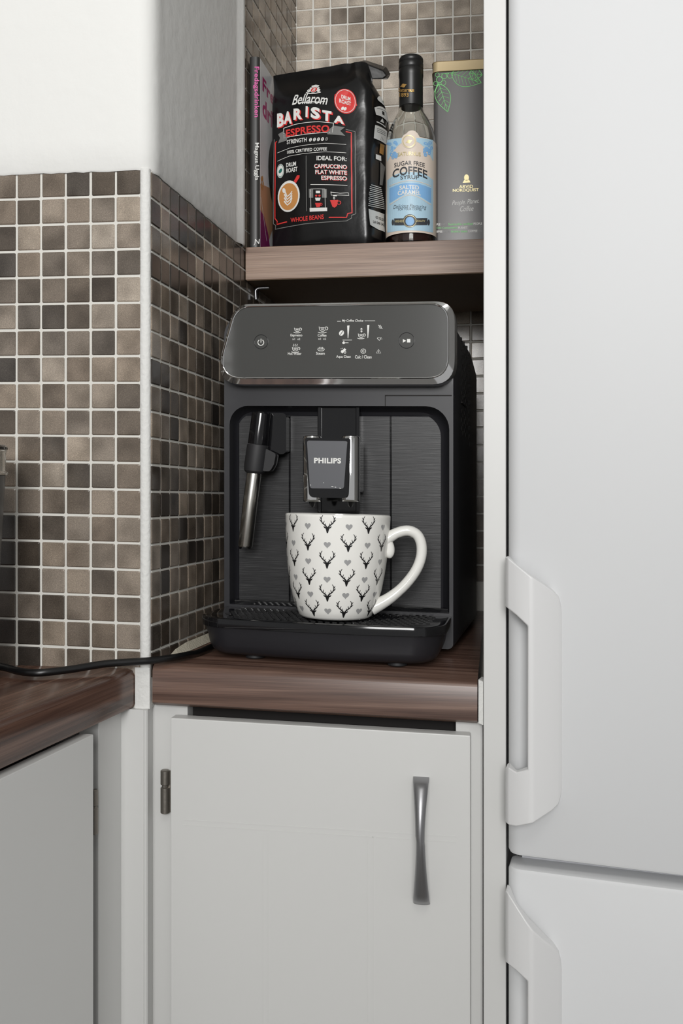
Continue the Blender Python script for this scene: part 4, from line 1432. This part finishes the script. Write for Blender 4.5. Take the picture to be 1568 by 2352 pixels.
S.ell(CR, 939, 323, 17.5, 17.5); S.ell(GO, 939, 324.5, 15, 14.5, 0, 30, .86); S.ell(GO, 939, 325, 4.6, 4.2); S.ell(GO, 939, 325, 8, 2.2, -.35, 18, .6)
ca = lambda k: (lambda x, y: (x, y + k * ((x - 940) / 35) ** 2))
S.text(GO, 'SATURNUS', 913, 348, 966, 357, .012, warp=ca(4))
S.text(DKI, 'SUGAR FREE', 905, 369, 975, 379, .008, warp=ca(6))
S.text(DKI, 'COFFEE', 901, 381.5, 981, 401, .022, warp=ca(8))
S.text(DKI, 'SYRUP', 919, 402, 962, 411, .012, warp=ca(4))
S.text(('white_ink', 4), 'SALTED', 917, 424.5, 962, 434.5, .03, warp=ca(5))
S.text(('white_ink', 4), 'CARAMEL', 913, 436, 966, 446.5, .03, warp=ca(5))
S.text(DKI, 'Delicious Flavouring', 903, 468, 979, 480, -.004, .3, warp=ca(3))
S.text(('dark_ink', 3), 'FOR YOUR COFFEE', 914, 477.5, 968, 482.5, .0, warp=ca(3))
S.poly(DKI, [acr(x, y) for x, y in ((905, 499), (985 - 4, 498), (981, 514), (905, 515))])
for sgn, x in ((-1, 902), (1, 984)): S.ell(DKI, x, 511, 3, 7, 0, 14)
S.ell(DKI, 941, 507.5, 16, 15.5, 0, 26); S.ell(('blue_ink', 4), 941, 508, 10, 10, 0, 20); S.ell(('pale_gold', 4), 941, 508, 14.6, 14, 0, 26, .93)
S.text(('pale_gold', 4), 'HIGHEST', 907, 505.5, 928, 511, .02, slope=-.03); S.text(('pale_gold', 4), 'QUALITY', 954, 504.5, 976, 510, .02, slope=.05)
S.refine(9)
S.flush(bottle_map(RB + .00042), M, lb, {'blue_ink': 'blue_ornament', 'pale_blue': 'blue_field', 'dark_ink': 'lettering', 'pale_gold': 'gold_print', 'label_cream': 'label_ornament', 'white_ink': 'flavour_lettering'})
S = Sheet()
S.text(('gold_ink', 1), 'Saturnus', 914, 202, 951, 211, .02); S.text(('gold_ink', 1), '1893', 917, 213, 938, 222.5, .02)
S.ell(('gold_ink', 1), 926, 196.5, 4.4, 4.4); S.ell(('gold_ink', 1), 926, 196.5, 7.6, 2, -.35, 16, .6)
S.flush(bottle_map(RC + .0003), M, cap, {'gold_ink': 'lettering'}, {'gold_ink': 'gold lettering'})

# ------------------------------------------------------------------ tall coffee tin
FT = Frame((.1150, 1.2250, 1.3692), (.9914, -.1306, 0), (.1306, .9914, 0))
tin = empty('coffee_tin', FT.p(.036, .036, 0), 'tall grey coffee tin with gold lid and green leaf drawing', 'tin')
TW = .074
zlid = FT.inv(1000, 166, 0)[1]
ztop = FT.inv(1000, 143, 0)[1]
tb = build('tin_body', prism(rrect(0, TW, 0, TW, .006, 5), lambda a, b, d: FT.p(a, b, d), 0, zlid + .003), M['tin'], tin, smooth=0.5)
build('lid', prism(rrect(-.0008, TW + .0008, -.0008, TW + .0008, .0065, 5), lambda a, b, d: FT.p(a, b, d), zlid, ztop), M['gold_lid'], tin, bevel=(.0012, 2, .8), smooth=0.5)
S = Sheet()
GN = ('green_ink', 1)
for cx, cy, r in ((1009, 183, 7.5), (1020, 175, 6.5), (1018, 190, 6), (1033, 174, 6.5), (1004, 172, 5), (1000, 192, 5)): S.ell(GN, cx, cy, r, r * 1.02, 0, 22, .84)
def leaf(base, tip, bul, nv=7):
    b, t = Vector(base), Vector(tip)
    d = t - b
    nrm = Vector((-d.y, d.x))
    for s_ in (-1, 1):
        S.stroke(GN, [tuple(b + d * k / 14 + nrm * s_ * bul * math.sin(PI * (k / 14) ** .8)) for k in range(15)], 1.3, 40)
    S.stroke(GN, [tuple(b), tuple(t)], 1.0)
    for k in range(1, nv):
        q = k / nv
        for s_ in (-1, 1):
            S.stroke(GN, [tuple(b + d * q), tuple(b + d * min(1, q + .14) + nrm * s_ * bul * .8 * math.sin(PI * min(1, q + .14) ** .8))], .7, 40)
leaf((1008, 193), (1028, 257), .26)
leaf((1036, 168), (1105, 190), .30, 9)
leaf((1078, 168), (1107, 172), .5, 5)
S.stroke(GN, [(997, 212), (1003, 198), (1008, 190)], 1.2); S.stroke(GN, [(1012, 170), (1030, 168), (1050, 167)], 1.1)
GL = ('pale_gold', 1)
S.ell(GL, 1071, 408, 5.5, 7.5); S.poly(GL, [(1062, 420), (1066, 413), (1077, 413), (1080, 419)])
S.text(GL, 'ARVID', 1054, 425, 1086, 432.5, .012, slope=-.02)
S.text(GL, 'NORDQUIST', 1039.5, 433.8, 1099, 442, .012, slope=-.03)
S.text(('white_ink', 1), 'People. Planet.', 1038, 461, 1100, 475, .0, .3, slope=-.09)
S.text(('white_ink', 1), 'Coffee', 1056, 474, 1087, 486, .0, .3, slope=-.06)
for y, parts in ((516, (('OPLE', 998, 1011, 'white_ink'), ('100%', 1013, 1027, 'grey_ink'), ('Sustainable certified', 1029, 1085, 'green_ink'), ('PEOPLE', 1087, 1107, 'white_ink'))),
                 (524.5, (('CO2 Compensated', 1001, 1050, 'green_ink'), ('PLANET', 1052, 1073, 'white_ink'), ('100% CO2 C', 1075, 1107, 'grey_ink'))),
                 (532.5, (('OFFEE', 999, 1016, 'white_ink'), ('100%', 1018, 1033, 'grey_ink'), ('Arabica beans', 1035, 1073, 'green_ink'), ('COFFEE', 1075, 1096, 'white_ink'), ('100', 1098, 1107, 'grey_ink')))):
    for t, a, b, c in parts:
        S.text((c, 1), t, a, y - 3, b, y + 2.4, .016, slope=0, warp=lambda x, yy: (x, yy - .02 * (x - 1000)))
S.flush(lambda x, y, l: FT.px(x, y, -.00025), M, tin, {'green_ink': 'leaf_drawing', 'pale_gold': 'gold_lettering', 'white_ink': 'lettering', 'grey_ink': 'lettering'})

# ------------------------------------------------------------------ canister at the left edge of the picture
CC = Vector((-.3330, .850))
zc0 = zt2
cn = empty('travel_cup', (CC.x, CC.y, zc0), 'grey tapered cup with chrome collar at the left picture edge', 'cup')
zz = lambda y: CZ + (HY - y) / F * CC.y
build('cup_body', lathe([(.020, zc0), (.0285, zc0 + .0005), (.0295, zc0 + .003), (.0395, zz(1092))], CC, 48), M['canister'], cn, smooth=0.6)
build('collar', lathe([(.030, zz(1092)), (.0412, zz(1091)), (.0418, zz(1087)), (.0412, zz(1084)), (.0398, zz(1082)), (.0398, zz(1040)), (.0405, zz(1036)), (.0400, zz(1031)), (.03, zz(1031))], CC, 48), M['steel'], cn, smooth=0.6)['label'] = 'chrome collar band'
build('lid', lathe([(.03, zz(1033)), (.0412, zz(1032)), (.0416, zz(1027)), (.0395, zz(1022)), (.03, zz(1018)), (.004, zz(1016))], CC, 48), M['black_gloss'], cn, smooth=0.6)
